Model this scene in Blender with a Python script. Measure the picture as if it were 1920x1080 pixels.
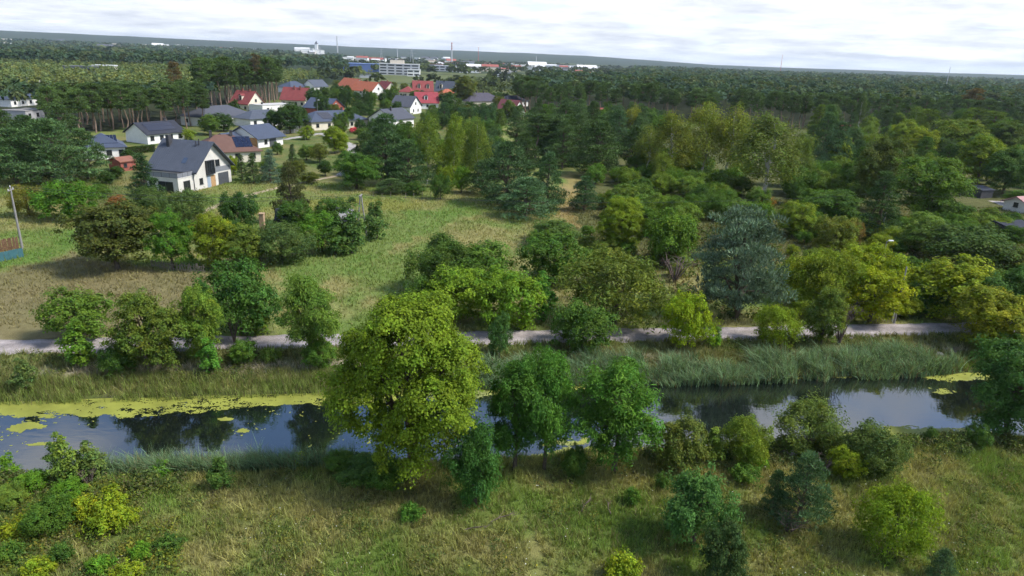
import bpy, bmesh, math, random
import numpy as np
from mathutils import Matrix, Vector

for o in list(bpy.data.objects):
    bpy.data.objects.remove(o)
scene = bpy.context.scene
COL = scene.collection
R = math.radians

# ------------------------------------------------------------------ camera
CAM_H, PITCH, ROLL, FOC = 27.0, R(18.6), R(2.1), 1281.0
FWD = np.array([0, math.cos(PITCH), -math.sin(PITCH)])
_r0 = np.array([1.0, 0, 0]); _u0 = np.cross(_r0, FWD)
RGT = _r0 * math.cos(ROLL) + _u0 * math.sin(ROLL)
UPV = -_r0 * math.sin(ROLL) + _u0 * math.cos(ROLL)
cam = bpy.data.cameras.new('camera'); camo = bpy.data.objects.new('camera', cam); COL.objects.link(camo)
cam.sensor_width = 36; cam.lens = 36 * FOC / 1920; cam.clip_start = 0.5; cam.clip_end = 60000
m = Matrix.Identity(4)
for i in range(3):
    m[i][0], m[i][1], m[i][2] = RGT[i], UPV[i], -FWD[i]
m[2][3] = CAM_H
camo.matrix_world = m
scene.camera = camo

# ------------------------------------------------------------------ world, sun, exposure
SUN_EL, SUN_AZ = R(50), R(100)        # azimuth measured from +Y (the view) towards +X (right)
w = bpy.data.worlds.new('World'); scene.world = w; w.use_nodes = True
nt = w.node_tree; nt.nodes.clear()
def N(tree, typ, **kw):
    n = tree.nodes.new(typ)
    for k, v in kw.items():
        if k.startswith('i_'):
            n.inputs[k[2:].replace('_', ' ')].default_value = v
        else:
            setattr(n, k, v)
    return n
def lk(tree, a, b): tree.links.new(a, b)
sky = N(nt, 'ShaderNodeTexSky', sky_type='NISHITA', sun_disc=False, sun_elevation=SUN_EL, sun_rotation=SUN_AZ,
        air_density=1.0, dust_density=0.3, ozone_density=5.0)
bg1 = N(nt, 'ShaderNodeBackground'); bg1.inputs[1].default_value = 0.15
lk(nt, sky.outputs[0], bg1.inputs[0])
tc = N(nt, 'ShaderNodeTexCoord')
sep = N(nt, 'ShaderNodeSeparateXYZ'); lk(nt, tc.outputs['Generated'], sep.inputs[0])
def M(tree, op, a, b=None, clamp=False):
    n = N(tree, 'ShaderNodeMath', operation=op, use_clamp=clamp)
    for i, v in enumerate((a, b)):
        if v is None: continue
        if isinstance(v, (int, float)): n.inputs[i].default_value = v
        else: lk(tree, v, n.inputs[i])
    return n.outputs[0]
zz = M(nt, 'ADD', M(nt, 'MAXIMUM', sep.outputs[2], 0.0), 0.10)
cx = M(nt, 'DIVIDE', sep.outputs[0], zz); cy = M(nt, 'DIVIDE', sep.outputs[1], zz)
cmb = N(nt, 'ShaderNodeCombineXYZ'); lk(nt, cx, cmb.inputs[0]); lk(nt, cy, cmb.inputs[1]); cmb.inputs[2].default_value = 12.4
n1 = N(nt, 'ShaderNodeTexNoise', i_Scale=0.95, i_Detail=9.0, i_Roughness=0.56); lk(nt, cmb.outputs[0], n1.inputs['Vector'])
cm2 = N(nt, 'ShaderNodeCombineXYZ'); lk(nt, cx, cm2.inputs[0]); lk(nt, cy, cm2.inputs[1]); cm2.inputs[2].default_value = 9.2
n2 = N(nt, 'ShaderNodeTexNoise', i_Scale=1.5, i_Detail=9.0, i_Roughness=0.6); lk(nt, cm2.outputs[0], n2.inputs['Vector'])
cov = N(nt, 'ShaderNodeMapRange', interpolation_type='SMOOTHSTEP'); low = M(nt, 'POWER', M(nt, 'SUBTRACT', 1.0, sep.outputs[2], True), 5.0); lk(nt, M(nt, 'ADD', n1.outputs[0], M(nt, 'MULTIPLY', low, 0.22)), cov.inputs[0])
cov.inputs[1].default_value = 0.49; cov.inputs[2].default_value = 0.62
shd = N(nt, 'ShaderNodeValToRGB'); lk(nt, n2.outputs[0], shd.inputs[0])
shd.color_ramp.elements[0].position = 0.33; shd.color_ramp.elements[0].color = (0.47, 0.50, 0.56, 1)
shd.color_ramp.elements[1].position = 0.66; shd.color_ramp.elements[1].color = (0.80, 0.82, 0.845, 1)
bg2 = N(nt, 'ShaderNodeBackground'); bg2.inputs[1].default_value = 1.0; lk(nt, shd.outputs[0], bg2.inputs[0])
mx = N(nt, 'ShaderNodeMixShader'); lk(nt, cov.outputs[0], mx.inputs[0]); lk(nt, bg1.outputs[0], mx.inputs[1]); lk(nt, bg2.outputs[0], mx.inputs[2])
wo = N(nt, 'ShaderNodeOutputWorld'); lk(nt, mx.outputs[0], wo.inputs[0])

sl = bpy.data.lights.new('sun', 'SUN'); sl.energy = 3.6; sl.angle = R(11.0); sl.color = (1.0, 0.95, 0.87)
so = bpy.data.objects.new('sun', sl); COL.objects.link(so)
sd = Vector((math.cos(SUN_EL) * math.sin(SUN_AZ), math.cos(SUN_EL) * math.cos(SUN_AZ), math.sin(SUN_EL)))
so.rotation_euler = (-sd).to_track_quat('-Z', 'Y').to_euler(); so.location = (60, 0, 80)

vs = scene.view_settings
vs.view_transform = 'Standard'; vs.look = 'None'; vs.gamma = 1.0; vs.use_curve_mapping = False; vs.exposure = 0.72
scene.cycles.use_denoising = True
scene.cycles.max_bounces = 6; scene.cycles.diffuse_bounces = 2; scene.cycles.glossy_bounces = 2
scene.cycles.transmission_bounces = 3; scene.cycles.volume_bounces = 0; scene.cycles.transparent_max_bounces = 4
scene.cycles.use_adaptive_sampling = True; scene.cycles.adaptive_threshold = 0.03
w.cycles.sampling_method = 'MANUAL'; w.cycles.sample_map_resolution = 512
scene.render.use_persistent_data = False

# ------------------------------------------------------------------ helpers
rng = np.random.default_rng(11)
def _hash(ix, iy, s):
    v = np.sin(ix * 127.1 + iy * 311.7 + s * 74.7) * 43758.5453
    return v - np.floor(v)
def vnoise(x, y, sc, s=0):
    x = np.asarray(x, float) / sc; y = np.asarray(y, float) / sc
    ix, iy = np.floor(x), np.floor(y); fx, fy = x - ix, y - iy
    fx = fx * fx * (3 - 2 * fx); fy = fy * fy * (3 - 2 * fy)
    a, b, c, d = _hash(ix, iy, s), _hash(ix + 1, iy, s), _hash(ix, iy + 1, s), _hash(ix + 1, iy + 1, s)
    return (a * (1 - fx) + b * fx) * (1 - fy) + (c * (1 - fx) + d * fx) * fy
def fnoise(x, y, sc, s=0):
    return 0.5 * vnoise(x, y, sc, s) + 0.3 * vnoise(x, y, sc / 2.3, s + 5) + 0.2 * vnoise(x, y, sc / 5.1, s + 9)
def sstep(a, b, v):
    u = np.clip((np.asarray(v, float) - a) / (b - a), 0, 1); return u * u * (3 - 2 * u)
SL = 0.145                                   # the canal and the track run along y = SL * x + t
def tt(x, y): return np.asarray(y, float) - SL * np.asarray(x, float)
WATER = -1.2
def height(x, y):
    x = np.asarray(x, float); y = np.asarray(y, float)
    t = tt(x, y); wob = (fnoise(x, y * 0, 9, 3) - 0.5) * 0.9
    z = np.interp(t + wob, [39.5, 42.2, 44.0, 46.2, 53.0, 55.6, 57.3, 59.2, 61.8, 62.9], [0, -.25, -1.25, -2.3, -2.3, -1.25, -.75, -.6, -.15, 0])
    z = z + (fnoise(x, y, 14, 1) - 0.5) * 0.35 * sstep(67, 75, t) + (fnoise(x, y, 5, 2) - 0.5) * 0.3 * (1 - sstep(39, 43, t))
    r = np.hypot(x, y); az = np.degrees(np.arctan2(x, y))
    A = np.interp(az, [-180, -60, -37, -20, -8, 5, 11, 15, 22, 37, 60, 180], [60, 97, 97, 84, 78, 76, 52, 31, 31, 40, 42, 60])
    A = A * (0.93 + 0.14 * fnoise(az, r * 0, 5, 8))
    z = z + A * (0.15 * sstep(2300, 3600, r) + 0.85 * sstep(3800, 7600, r))
    return z
def ray(px, py):
    d = FWD * FOC + RGT * (px - 960) - UPV * (py - 540); return d / np.linalg.norm(d)
def P(px, py):
    """world point on the ground seen at a place of the survey picture"""
    d = ray(px, py); z = 0.0
    for _ in range(6):
        k = (z - CAM_H) / d[2]; p = d * k; z = float(height(p[0], p[1]))
    return float(p[0]), float(p[1]), z
def proj(p):
    v = np.asarray(p, float) - np.array([0, 0, CAM_H]); wv = v @ FWD
    return 960 + FOC * (v @ RGT) / wv, 540 - FOC * (v @ UPV) / wv, wv
def inpoly(x, y, poly):
    x = np.asarray(x, float); y = np.asarray(y, float); inside = np.zeros(x.shape, bool); n = len(poly); j = n - 1
    for i in range(n):
        xi, yi = poly[i][:2]; xj, yj = poly[j][:2]
        c = ((yi > y) != (yj > y)) & (x < (xj - xi) * (y - yi) / (yj - yi + 1e-12) + xi)
        inside ^= c; j = i
    return inside

def np_mesh(name, V, F, col=None, smooth=False):
    V = np.asarray(V, np.float32); F = np.asarray(F, np.int32); k = F.shape[1]
    me = bpy.data.meshes.new(name); me.vertices.add(len(V)); me.vertices.foreach_set('co', V.ravel())
    me.loops.add(F.size); me.loops.foreach_set('vertex_index', F.ravel())
    me.polygons.add(len(F)); me.polygons.foreach_set('loop_start', np.arange(0, F.size, k, dtype=np.int32))
    me.polygons.foreach_set('loop_total', np.full(len(F), k, np.int32))
    me.polygons.foreach_set('use_smooth', np.full(len(F), smooth, bool))
    me.update(calc_edges=True)
    if col is not None:
        at = me.attributes.new('tint', 'FLOAT_COLOR', 'POINT')
        c4 = np.ones((len(V), 4), np.float32); c4[:, :3] = col; at.data.foreach_set('color', c4.ravel())
    return me
def link(name, me, mat=None, parent=None):
    o = bpy.data.objects.new(name, me); COL.objects.link(o)
    if mat is not None and len(me.materials) == 0: me.materials.append(mat)
    if parent is not None: o.parent = parent
    return o
def tag(o, label=None, cat=None, group=None, kind=None):
    if label: o['label'] = label
    if cat: o['category'] = cat
    if group: o['group'] = group
    if kind: o['kind'] = kind
    return o
def empty(name, loc=(0, 0, 0), rz=0.0):
    o = bpy.data.objects.new(name, None); COL.objects.link(o); o.location = loc; o.rotation_euler = (0, 0, rz)
    o.empty_display_size = 0.3; return o

class MB:
    """collects boxes, polygons and tubes; build() links them as one mesh object"""
    def __init__(s): s.v = []; s.f = []
    def poly(s, pts):
        i = len(s.v); s.v += [tuple(p) for p in pts]; s.f.append(tuple(range(i, i + len(pts)))); return s
    def hexa(s, p):
        i = len(s.v); s.v += [tuple(q) for q in p]
        for q in ((0, 3, 2, 1), (4, 5, 6, 7), (0, 1, 5, 4), (1, 2, 6, 5), (2, 3, 7, 6), (3, 0, 4, 7)): s.f.append(tuple(i + k for k in q))
        return s
    def box(s, x0, x1, y0, y1, z0, z1):
        return s.hexa([(x0, y0, z0), (x1, y0, z0), (x1, y1, z0), (x0, y1, z0), (x0, y0, z1), (x1, y0, z1), (x1, y1, z1), (x0, y1, z1)])
    def slab(s, quad, th):
        """a sloping sheet: quad of top corners (counter-clockwise from above), thickness th downwards"""
        return s.hexa([(a, b, c - th) for a, b, c in quad] + list(quad))
    def tube(s, pts, rad, n=6):
        pts = [Vector(p) for p in pts]; base = len(s.v)
        for i, p in enumerate(pts):
            d = (pts[min(i + 1, len(pts) - 1)] - pts[max(i - 1, 0)]).normalized()
            a = d.orthogonal().normalized(); b = d.cross(a); r = rad[i] if hasattr(rad, '__len__') else rad
            for k in range(n):
                q = p + (a * math.cos(6.28318 * k / n) + b * math.sin(6.28318 * k / n)) * r; s.v.append(tuple(q))
        for i in range(len(pts) - 1):
            for k in range(n):
                s.f.append((base + i * n + k, base + i * n + (k + 1) % n, base + (i + 1) * n + (k + 1) % n, base + (i + 1) * n + k))
        s.f.append(tuple(base + k for k in range(n))[::-1]); s.f.append(tuple(base + (len(pts) - 1) * n + k for k in range(n)))
        return s
    def mesh(s, name):
        me = bpy.data.meshes.new(name); me.from_pydata(s.v, [], s.f); me.update(); return me
    def build(s, name, mat, parent=None): return link(name, s.mesh(name), mat, parent)

# ------------------------------------------------------------------ materials
def new_mat(name):
    ma = bpy.data.materials.new(name); ma.use_nodes = True; t = ma.node_tree; t.nodes.clear()
    out = N(t, 'ShaderNodeOutputMaterial'); return ma, t, out
_plain = {}
def plain(name, rgb, rough=0.7, spec=0.3, vary=0.15, scale=1.5, metal=0.0, bump=0.0):
    if name in _plain: return _plain[name]
    ma, t, out = new_mat(name)
    b = N(t, 'ShaderNodeBsdfPrincipled'); b.inputs['Roughness'].default_value = rough; b.inputs['Specular IOR Level'].default_value = spec
    b.inputs['Metallic'].default_value = metal
    geo = N(t, 'ShaderNodeNewGeometry')
    nz = N(t, 'ShaderNodeTexNoise', i_Scale=scale, i_Detail=6.0, i_Roughness=0.65); lk(t, geo.outputs['Position'], nz.inputs['Vector'])
    mr = N(t, 'ShaderNodeMapRange'); lk(t, nz.outputs[0], mr.inputs[0]); mr.inputs[1].default_value = 0.3; mr.inputs[2].default_value = 0.7
    mr.inputs[3].default_value = 1 - vary; mr.inputs[4].default_value = 1 + vary
    mm = N(t, 'ShaderNodeVectorMath', operation='SCALE'); mm.inputs[0].default_value = rgb; lk(t, mr.outputs[0], mm.inputs['Scale'])
    lk(t, mm.outputs[0], b.inputs['Base Color'])
    if bump:
        bp = N(t, 'ShaderNodeBump', i_Strength=bump, i_Distance=0.05); lk(t, nz.outputs[0], bp.inputs['Height']); lk(t, bp.outputs[0], b.inputs['Normal'])
    lk(t, b.outputs[0], out.inputs[0]); _plain[name] = ma; return ma
def leaf_mat(name, trans=0.3, rough=0.5, spec=0.25, use_obj=True):
    ma, t, out = new_mat(name)
    at = N(t, 'ShaderNodeAttribute', attribute_name='tint')
    if use_obj:
        oi = N(t, 'ShaderNodeObjectInfo'); mu = N(t, 'ShaderNodeVectorMath', operation='MULTIPLY')
        lk(t, at.outputs['Color'], mu.inputs[0]); lk(t, oi.outputs['Color'], mu.inputs[1]); c = mu.outputs[0]
    else: c = at.outputs['Color']
    b = N(t, 'ShaderNodeBsdfPrincipled'); b.inputs['Roughness'].default_value = rough; b.inputs['Specular IOR Level'].default_value = spec
    lk(t, c, b.inputs['Base Color'])
    tr = N(t, 'ShaderNodeBsdfTranslucent'); t2 = N(t, 'ShaderNodeVectorMath', operation='MULTIPLY'); lk(t, c, t2.inputs[0]); t2.inputs[1].default_value = (1.25, 1.2, 0.6)
    lk(t, t2.outputs[0], tr.inputs[0])
    ms = N(t, 'ShaderNodeMixShader'); ms.inputs[0].default_value = trans; lk(t, b.outputs[0], ms.inputs[1]); lk(t, tr.outputs[0], ms.inputs[2])
    lk(t, ms.outputs[0], out.inputs[0]); return ma
LEAF = leaf_mat('leaf', 0.34, 0.65, 0.10)
NEEDLE = leaf_mat('needle', 0.15, 0.7, 0.08)
BLADE = leaf_mat('grass_blade', 0.3, 0.7, 0.06, use_obj=False)
BARK = plain('bark_grey_brown', (0.10, 0.08, 0.06), 0.9, 0.1, 0.35, 4, bump=0.5)
BARK_PINE = plain('bark_pine_orange', (0.20, 0.145, 0.11), 0.9, 0.1, 0.35, 1.5, bump=0.5)
BARK_BIRCH = plain('bark_birch_white', (0.5, 0.48, 0.43), 0.8, 0.15, 0.45, 2.5)
TWIG = plain('dry_twig', (0.12, 0.092, 0.078), 0.9, 0.1, 0.3, 3)

# ------------------------------------------------------------------ ground
def PP(pts): return [P(*p) for p in pts]
Z_HEATH = PP([(-150, 640), (-150, 545), (0, 515), (150, 465), (260, 495), (380, 505), (400, 560), (330, 615), (150, 640)])
Z_LUSH = PP([(515, 500), (640, 450), (760, 405), (860, 375), (900, 385), (830, 425), (700, 480), (560, 560), (510, 560)])
Z_LEFTGREEN = PP([(-60, 505), (60, 470), (140, 430), (160, 440), (60, 490), (-60, 520)])
Z_SAND = PP([(1040, 410), (1046, 330), (1080, 325), (1072, 380), (1085, 430), (1010, 430)])
Z_LIME = PP([(380, 405), (440, 400), (600, 372), (800, 375), (760, 395), (640, 385), (500, 400)])
Z_VILL = PP([(150, 400), (420, 340), (640, 340), (720, 300), (1000, 215), (1000, 150), (600, 150), (300, 220), (100, 300)])
Z_FORL = [(-900, 200), P(0, 262)[:2], P(190, 248)[:2], P(390, 215)[:2], P(520, 185)[:2], P(640, 150)[:2], (-150, 900), (-900, 900)]
Z_FORR = [P(965, 200)[:2], P(1050, 225)[:2], P(1230, 225)[:2], P(1400, 240)[:2], P(1600, 240)[:2], P(1900, 245)[:2], (700, 420), (900, 900), (30, 760)]
Z_THICK = PP([(1060, 430), (1080, 330), (1180, 250), (1400, 230), (1980, 240), (1980, 600), (1700, 560), (1500, 470), (1280, 500), (1130, 520)])
def ground_color(x, y):
    x = np.asarray(x, float); y = np.asarray(y, float); t = tt(x, y); r = np.hypot(x, y)
    wx = x + (fnoise(x, y, 7, 31) - .5) * 9; wy = y + (fnoise(x, y, 7, 32) - .5) * 9
    n = fnoise(x, y, 6, 21)[:, None]; n2 = fnoise(x, y, 2.2, 22)[:, None]
    straw = np.array([0.205, 0.195, 0.07]); gr = np.array([0.10, 0.15, 0.03]); ol = np.array([0.135, 0.135, 0.04])
    mix = lambda a, b, k: a * (1 - k) + b * k
    near = mix(gr, straw, sstep(.37, .69, n * .55 + n2 * .45)) * (.8 + .4 * fnoise(x, y, 1.1, 23)[:, None])
    mid = mix(np.array([0.12, 0.175, 0.042]), np.array([0.22, 0.205, 0.08]), sstep(.3, .75, n))
    c = np.where((t < 58)[:, None], near, mid)
    bank = ((t > 57) & (t < 63))[:, None]; c = np.where(bank, mix(np.array([0.09, 0.13, 0.035]), np.array([0.15, 0.135, 0.055]), n), c)
    ledge = sstep(.45, .6, fnoise(x, y * 0, 11, 41)) * np.exp(-((t - 59.7) / .55) ** 2)
    c = mix(c, np.array([0.30, 0.26, 0.20]), ledge[:, None])
    wet = ((t > 43.3) & (t < 56.0))[:, None]; c = np.where(wet, np.array([0.045, 0.05, 0.022]), c)
    def z(poly, col, k=1.0):
        nonlocal c
        mk = inpoly(wx, wy, poly)[:, None] * k; c = mix(c, np.asarray(col), mk)
    z(Z_VILL, mix(np.array([0.08, 0.115, 0.032]), np.array([0.18, 0.165, 0.065]), sstep(.35, .75, n)), .95)
    z(Z_THICK, mix(np.array([0.06, 0.075, 0.025]), np.array([0.12, 0.115, 0.045]), n), .95)
    z(Z_HEATH, mix(np.array([0.145, 0.122, 0.062]), np.array([0.19, 0.16, 0.082]), n2), .85)
    z(Z_LUSH, mix(np.array([0.10, 0.19, 0.035]), np.array([0.15, 0.185, 0.055]), n), .95)
    z(Z_LIME, [0.20, 0.20, 0.05], .7); z(Z_LEFTGREEN, [0.10, 0.17, 0.035], .9)
    z(Z_SAND, mix(np.array([0.22, 0.19, 0.06]), np.array([0.30, 0.22, 0.11]), n), .9)
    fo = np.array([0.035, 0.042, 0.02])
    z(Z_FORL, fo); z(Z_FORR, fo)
    far = sstep(520, 700, r)[:, None]
    az = np.degrees(np.arctan2(x, y))
    fieldy = sstep(.5, .62, fnoise(x, y, 220, 51))[:, None] * 0.8
    fc = mix(np.array([0.034, 0.05, 0.026]), np.array([0.13, 0.15, 0.06]), fieldy * ((az > -14) & (az < 9) & (r < 3600))[:, None])
    fc = fc * (0.75 + 0.5 * fnoise(x, y, 90, 55)[:, None])
    return mix(c, fc, far)

ang = np.concatenate([np.arange(-180, -54, 6.0), np.arange(-54, 54.01, 0.5), np.arange(60, 180.1, 6.0)])
rr = np.concatenate([[0.01], 5 * np.exp(np.arange(0, math.log(13500 / 5), 0.0205)), [13800]])
aa, rg = np.meshgrid(np.radians(ang), rr); gx = (rg * np.sin(aa)).ravel(); gy = (rg * np.cos(aa)).ravel()
gz = height(gx, gy) - np.where(rg.ravel() > 13600, 60, 0)
na, nr = len(ang), len(rr); ii = np.arange(nr - 1)[:, None] * na + np.arange(na - 1)[None, :]; ii = ii.ravel()
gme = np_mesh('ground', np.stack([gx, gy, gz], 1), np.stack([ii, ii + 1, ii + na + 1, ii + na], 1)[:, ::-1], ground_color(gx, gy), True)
ma, t, out = new_mat('meadow_soil')
at = N(t, 'ShaderNodeAttribute', attribute_name='tint'); geo = N(t, 'ShaderNodeNewGeometry')
a1 = N(t, 'ShaderNodeTexNoise', i_Scale=0.7, i_Detail=8.0, i_Roughness=0.7); lk(t, geo.outputs['Position'], a1.inputs['Vector'])
a2 = N(t, 'ShaderNodeTexNoise', i_Scale=9.0, i_Detail=5.0, i_Roughness=0.7); lk(t, geo.outputs['Position'], a2.inputs['Vector'])
f1 = N(t, 'ShaderNodeMapRange'); lk(t, a1.outputs[0], f1.inputs[0]); f1.inputs[1].default_value = .3; f1.inputs[2].default_value = .7; f1.inputs[3].default_value = .7; f1.inputs[4].default_value = 1.25
f2 = N(t, 'ShaderNodeMapRange'); lk(t, a2.outputs[0], f2.inputs[0]); f2.inputs[1].default_value = .3; f2.inputs[2].default_value = .7; f2.inputs[3].default_value = .75; f2.inputs[4].default_value = 1.2
mm = N(t, 'ShaderNodeVectorMath', operation='SCALE'); lk(t, at.outputs['Color'], mm.inputs[0]); lk(t, M(t, 'MULTIPLY', f1.outputs[0], f2.outputs[0]), mm.inputs['Scale'])
b = N(t, 'ShaderNodeBsdfPrincipled'); b.inputs['Roughness'].default_value = 0.95; b.inputs['Specular IOR Level'].default_value = 0.05
lk(t, mm.outputs[0], b.inputs['Base Color'])
bp = N(t, 'ShaderNodeBump', i_Strength=0.6, i_Distance=0.15); lk(t, a2.outputs[0], bp.inputs['Height']); lk(t, bp.outputs[0], b.inputs['Normal'])
lk(t, b.outputs[0], out.inputs[0])
tag(link('ground', gme, ma), kind='structure')

# gravel track beside the canal: a cambered sheet with ragged edges
xs = np.arange(-110, 110, 0.5); K = 9
cen = 64.55 + (fnoise(xs, xs * 0, 30, 61) - .5) * 0.8
v = []; cl = []
for k in range(K):
    s = k / (K - 1) * 2 - 1
    hw = 1.8 + ((fnoise(xs, xs * 0, 1.7, 62 + (k > 4)) - .5) * 0.9 if abs(s) == 1 else 0)
    yy = SL * xs + cen + s * hw
    zc = height(xs, yy) + 0.075 - (0.10 if abs(s) == 1 else 0) - 0.03 * math.exp(-((abs(s) - .45) / .12) ** 2)
    v.append(np.stack([xs, yy, zc], 1))
    g = 0.5 + 0.5 * fnoise(xs, yy, 2.5, 66); base = np.array([0.32, 0.285, 0.275])
    midgrass = 0.25 * math.exp(-(s / .14) ** 2) * sstep(.4, .6, fnoise(xs, xs * 0, 4, 67))
    c = base * (0.5 + 0.7 * g[:, None]) * (1.12 if abs(abs(s) - .45) < .15 else .9); c = c * (1 - midgrass[:, None]) + np.array([0.13, 0.13, 0.05]) * midgrass[:, None]; cl.append(c)
V = np.concatenate(v); n = len(xs); ii = (np.arange(K - 1)[:, None] * n + np.arange(n - 1)[None, :]).ravel()
rme = np_mesh('track', V, np.stack([ii, ii + 1, ii + n + 1, ii + n], 1), np.concatenate(cl), True)
tag(link('gravel_track', rme, ma), kind='structure')
def path_strip(name, pts, wid, col):
    q = [P(*p)[:2] for p in pts]; d = [0]
    for i in range(1, len(q)): d.append(d[-1] + math.dist(q[i], q[i - 1]))
    u = np.arange(0, d[-1], 0.6); X = np.interp(u, d, [a[0] for a in q]); Y = np.interp(u, d, [a[1] for a in q])
    kx = np.gradient(X); ky = np.gradient(Y); L = np.hypot(kx, ky); nx, ny = -ky / L, kx / L
    v = []
    for s in (-1, -.5, 0, .5, 1):
        h = wid / 2 * s + (fnoise(u, u * 0, 2, 70 + s) - .5) * .5
        a, b2 = X + nx * h, Y + ny * h; v.append(np.stack([a, b2, height(a, b2) + (0.05 if abs(s) < 1 else -0.02)], 1))
    V = np.concatenate(v); n = len(u); ii = (np.arange(4)[:, None] * n + np.arange(n - 1)[None, :]).ravel()
    me = np_mesh(name, V, np.stack([ii, ii + 1, ii + n + 1, ii + n], 1), np.array(col) * (0.8 + .4 * fnoise(V[:, 0], V[:, 1], 2, 71))[:, None], True)
    tag(link(name, me, ma), kind='structure')
path_strip('dirt_path', [(370, 402), (420, 380), (480, 362), (530, 350), (580, 340), (640, 328), (700, 318)], 1.6, (0.34, 0.28, 0.19))
path_strip('village_lane', [(530, 262), (600, 250), (660, 272), (662, 300), (640, 330)], 3.0, (0.34, 0.32, 0.30))
path_strip('paved_yard', [(1880, 378), (1905, 388), (1960, 400)], 6, (0.42, 0.38, 0.36))

# water
ma, t, out = new_mat('canal_water')
b = N(t, 'ShaderNodeBsdfPrincipled'); b.inputs['Base Color'].default_value = (0.006, 0.009, 0.008, 1)
b.inputs['Roughness'].default_value = 0.02; b.inputs['IOR'].default_value = 2.7
geo = N(t, 'ShaderNodeNewGeometry'); mp = N(t, 'ShaderNodeMapping'); mp.inputs['Scale'].default_value = (0.7, 1.6, 1); lk(t, geo.outputs['Position'], mp.inputs[0])
wn = N(t, 'ShaderNodeTexNoise', i_Scale=1.3, i_Detail=4.0); lk(t, mp.outputs[0], wn.inputs['Vector'])
bp = N(t, 'ShaderNodeBump', i_Strength=0.10, i_Distance=0.05); lk(t, wn.outputs[0], bp.inputs['Height']); lk(t, bp.outputs[0], b.inputs['Normal'])
lk(t, b.outputs[0], out.inputs[0])
xs = np.arange(-160, 161, 8.0); V = np.concatenate([np.stack([xs, SL * xs + tv, np.full_like(xs, WATER)], 1) for tv in (42.2, 57.6)])
n = len(xs); ii = np.arange(n - 1); tag(link('canal_water', np_mesh('canal_water', V, np.stack([ii, ii + 1, ii + n + 1, ii + n], 1)), ma), kind='structure')

# duckweed: thin ragged sheets floating 4 mm above the water
gxs = np.arange(-62, 62, 0.092); gts = np.arange(43.2, 56.6, 0.092)
X, T = np.meshgrid(gxs, gts); Y = SL * X + T; fx, fy = X.ravel(), Y.ravel(); ft = T.ravel()
nn = fnoise(fx, fy, 3.4, 81) * .55 + fnoise(fx, fy * 1.6, .8, 82) * .45; nn2 = fnoise(fx * .7, fy * 1.7, .9, 83)
edge = np.interp(fx, [-62, -40, -30, -22, -17, -12, -7, 0, 4, 7, 12, 20, 30, 40, 43, 62], [53.6, 54.0, 53.9, 54.6, 54.5, 54.3, 54.0, 54.2, 55.0, 54.9, 56.2, 55.4, 55.6, 55.5, 54.2, 54.0]) - np.where(fx < -7, 1.15, 0.0)
mask = ft > edge + (nn - .5) * 3.0
nearE = np.interp(fx, [-62, -34, -28, 0, 5, 9, 14, 24, 28, 38, 42, 62], [45.2, 45.0, 44.0, 43.6, 45.2, 45.3, 43.6, 43.9, 45.6, 45.6, 44.2, 44])
mask |= ft < nearE + (nn - .5) * 2.2
def blob(px, py, a, bb, th=.0):
    d = ray(px, py); k = (WATER - CAM_H) / d[2]; cx0, cy0 = d[0] * k, d[1] * k
    return (((fx - cx0) / a) ** 2 + ((fy - cy0 - SL * (fx - cx0)) / bb) ** 2) < 0.15 + 3.2 * (nn2 - .36)
for q in [(45, 799, 1.7, 1.2), (75, 832, 1.0, .25), (165, 872, 1.4, .7), (425, 785, .7, .4), (455, 808, .5, .35), (395, 767, 1.0, .4),
          (1060, 828, 1.9, .7), (1770, 733, 1.7, .6), (500, 745, 1.3, .3), (1690, 805, 2.2, .6)]:
    mask |= blob(*q)
mask &= (_hash(np.round(fx * 11), np.round(fy * 11), 7) < .18 + 1.9 * sstep(.30, .66, nn2 * .5 + nn * .5)); speck = (fnoise(fx, fy, .35, 85) > .76) & (nn > .54); mask |= speck & (fx < -8)
mask &= height(fx, fy) < WATER + .12
idx = np.nonzero(mask)[0]; c = np.stack([fx[idx], fy[idx]], 1); hs = 0.047
V = np.zeros((len(idx), 4, 3), np.float32)
for k, (a, b2) in enumerate(((-1, -1), (1, -1), (1, 1), (-1, 1))):
    V[:, k, 0] = c[:, 0] + a * hs + 0.0; V[:, k, 1] = c[:, 1] + b2 * hs + SL * a * hs
V[:, :, 2] = WATER + 0.006
dc = np.array([0.235, 0.25, 0.045]) * (0.7 + .6 * fnoise(c[:, 0], c[:, 1], 1.8, 88))[:, None]
pale = sstep(.45, .7, fnoise(c[:, 0], c[:, 1], 6, 89))[:, None] * (c[:, 0] > -8)[:, None]; dc = dc * (1 - .5 * pale) + np.array([.22, .25, .12]) * .5 * pale
dme = np_mesh('duckweed', V.reshape(-1, 3), np.arange(len(idx) * 4).reshape(-1, 4), np.repeat(dc, 4, 0))
tag(link('duckweed', dme, leaf_mat('duckweed', 0.0, 0.7, 0.2, use_obj=False)), 'yellow-green duckweed carpet floating along the edges of the canal', 'duckweed', kind='stuff')

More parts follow.
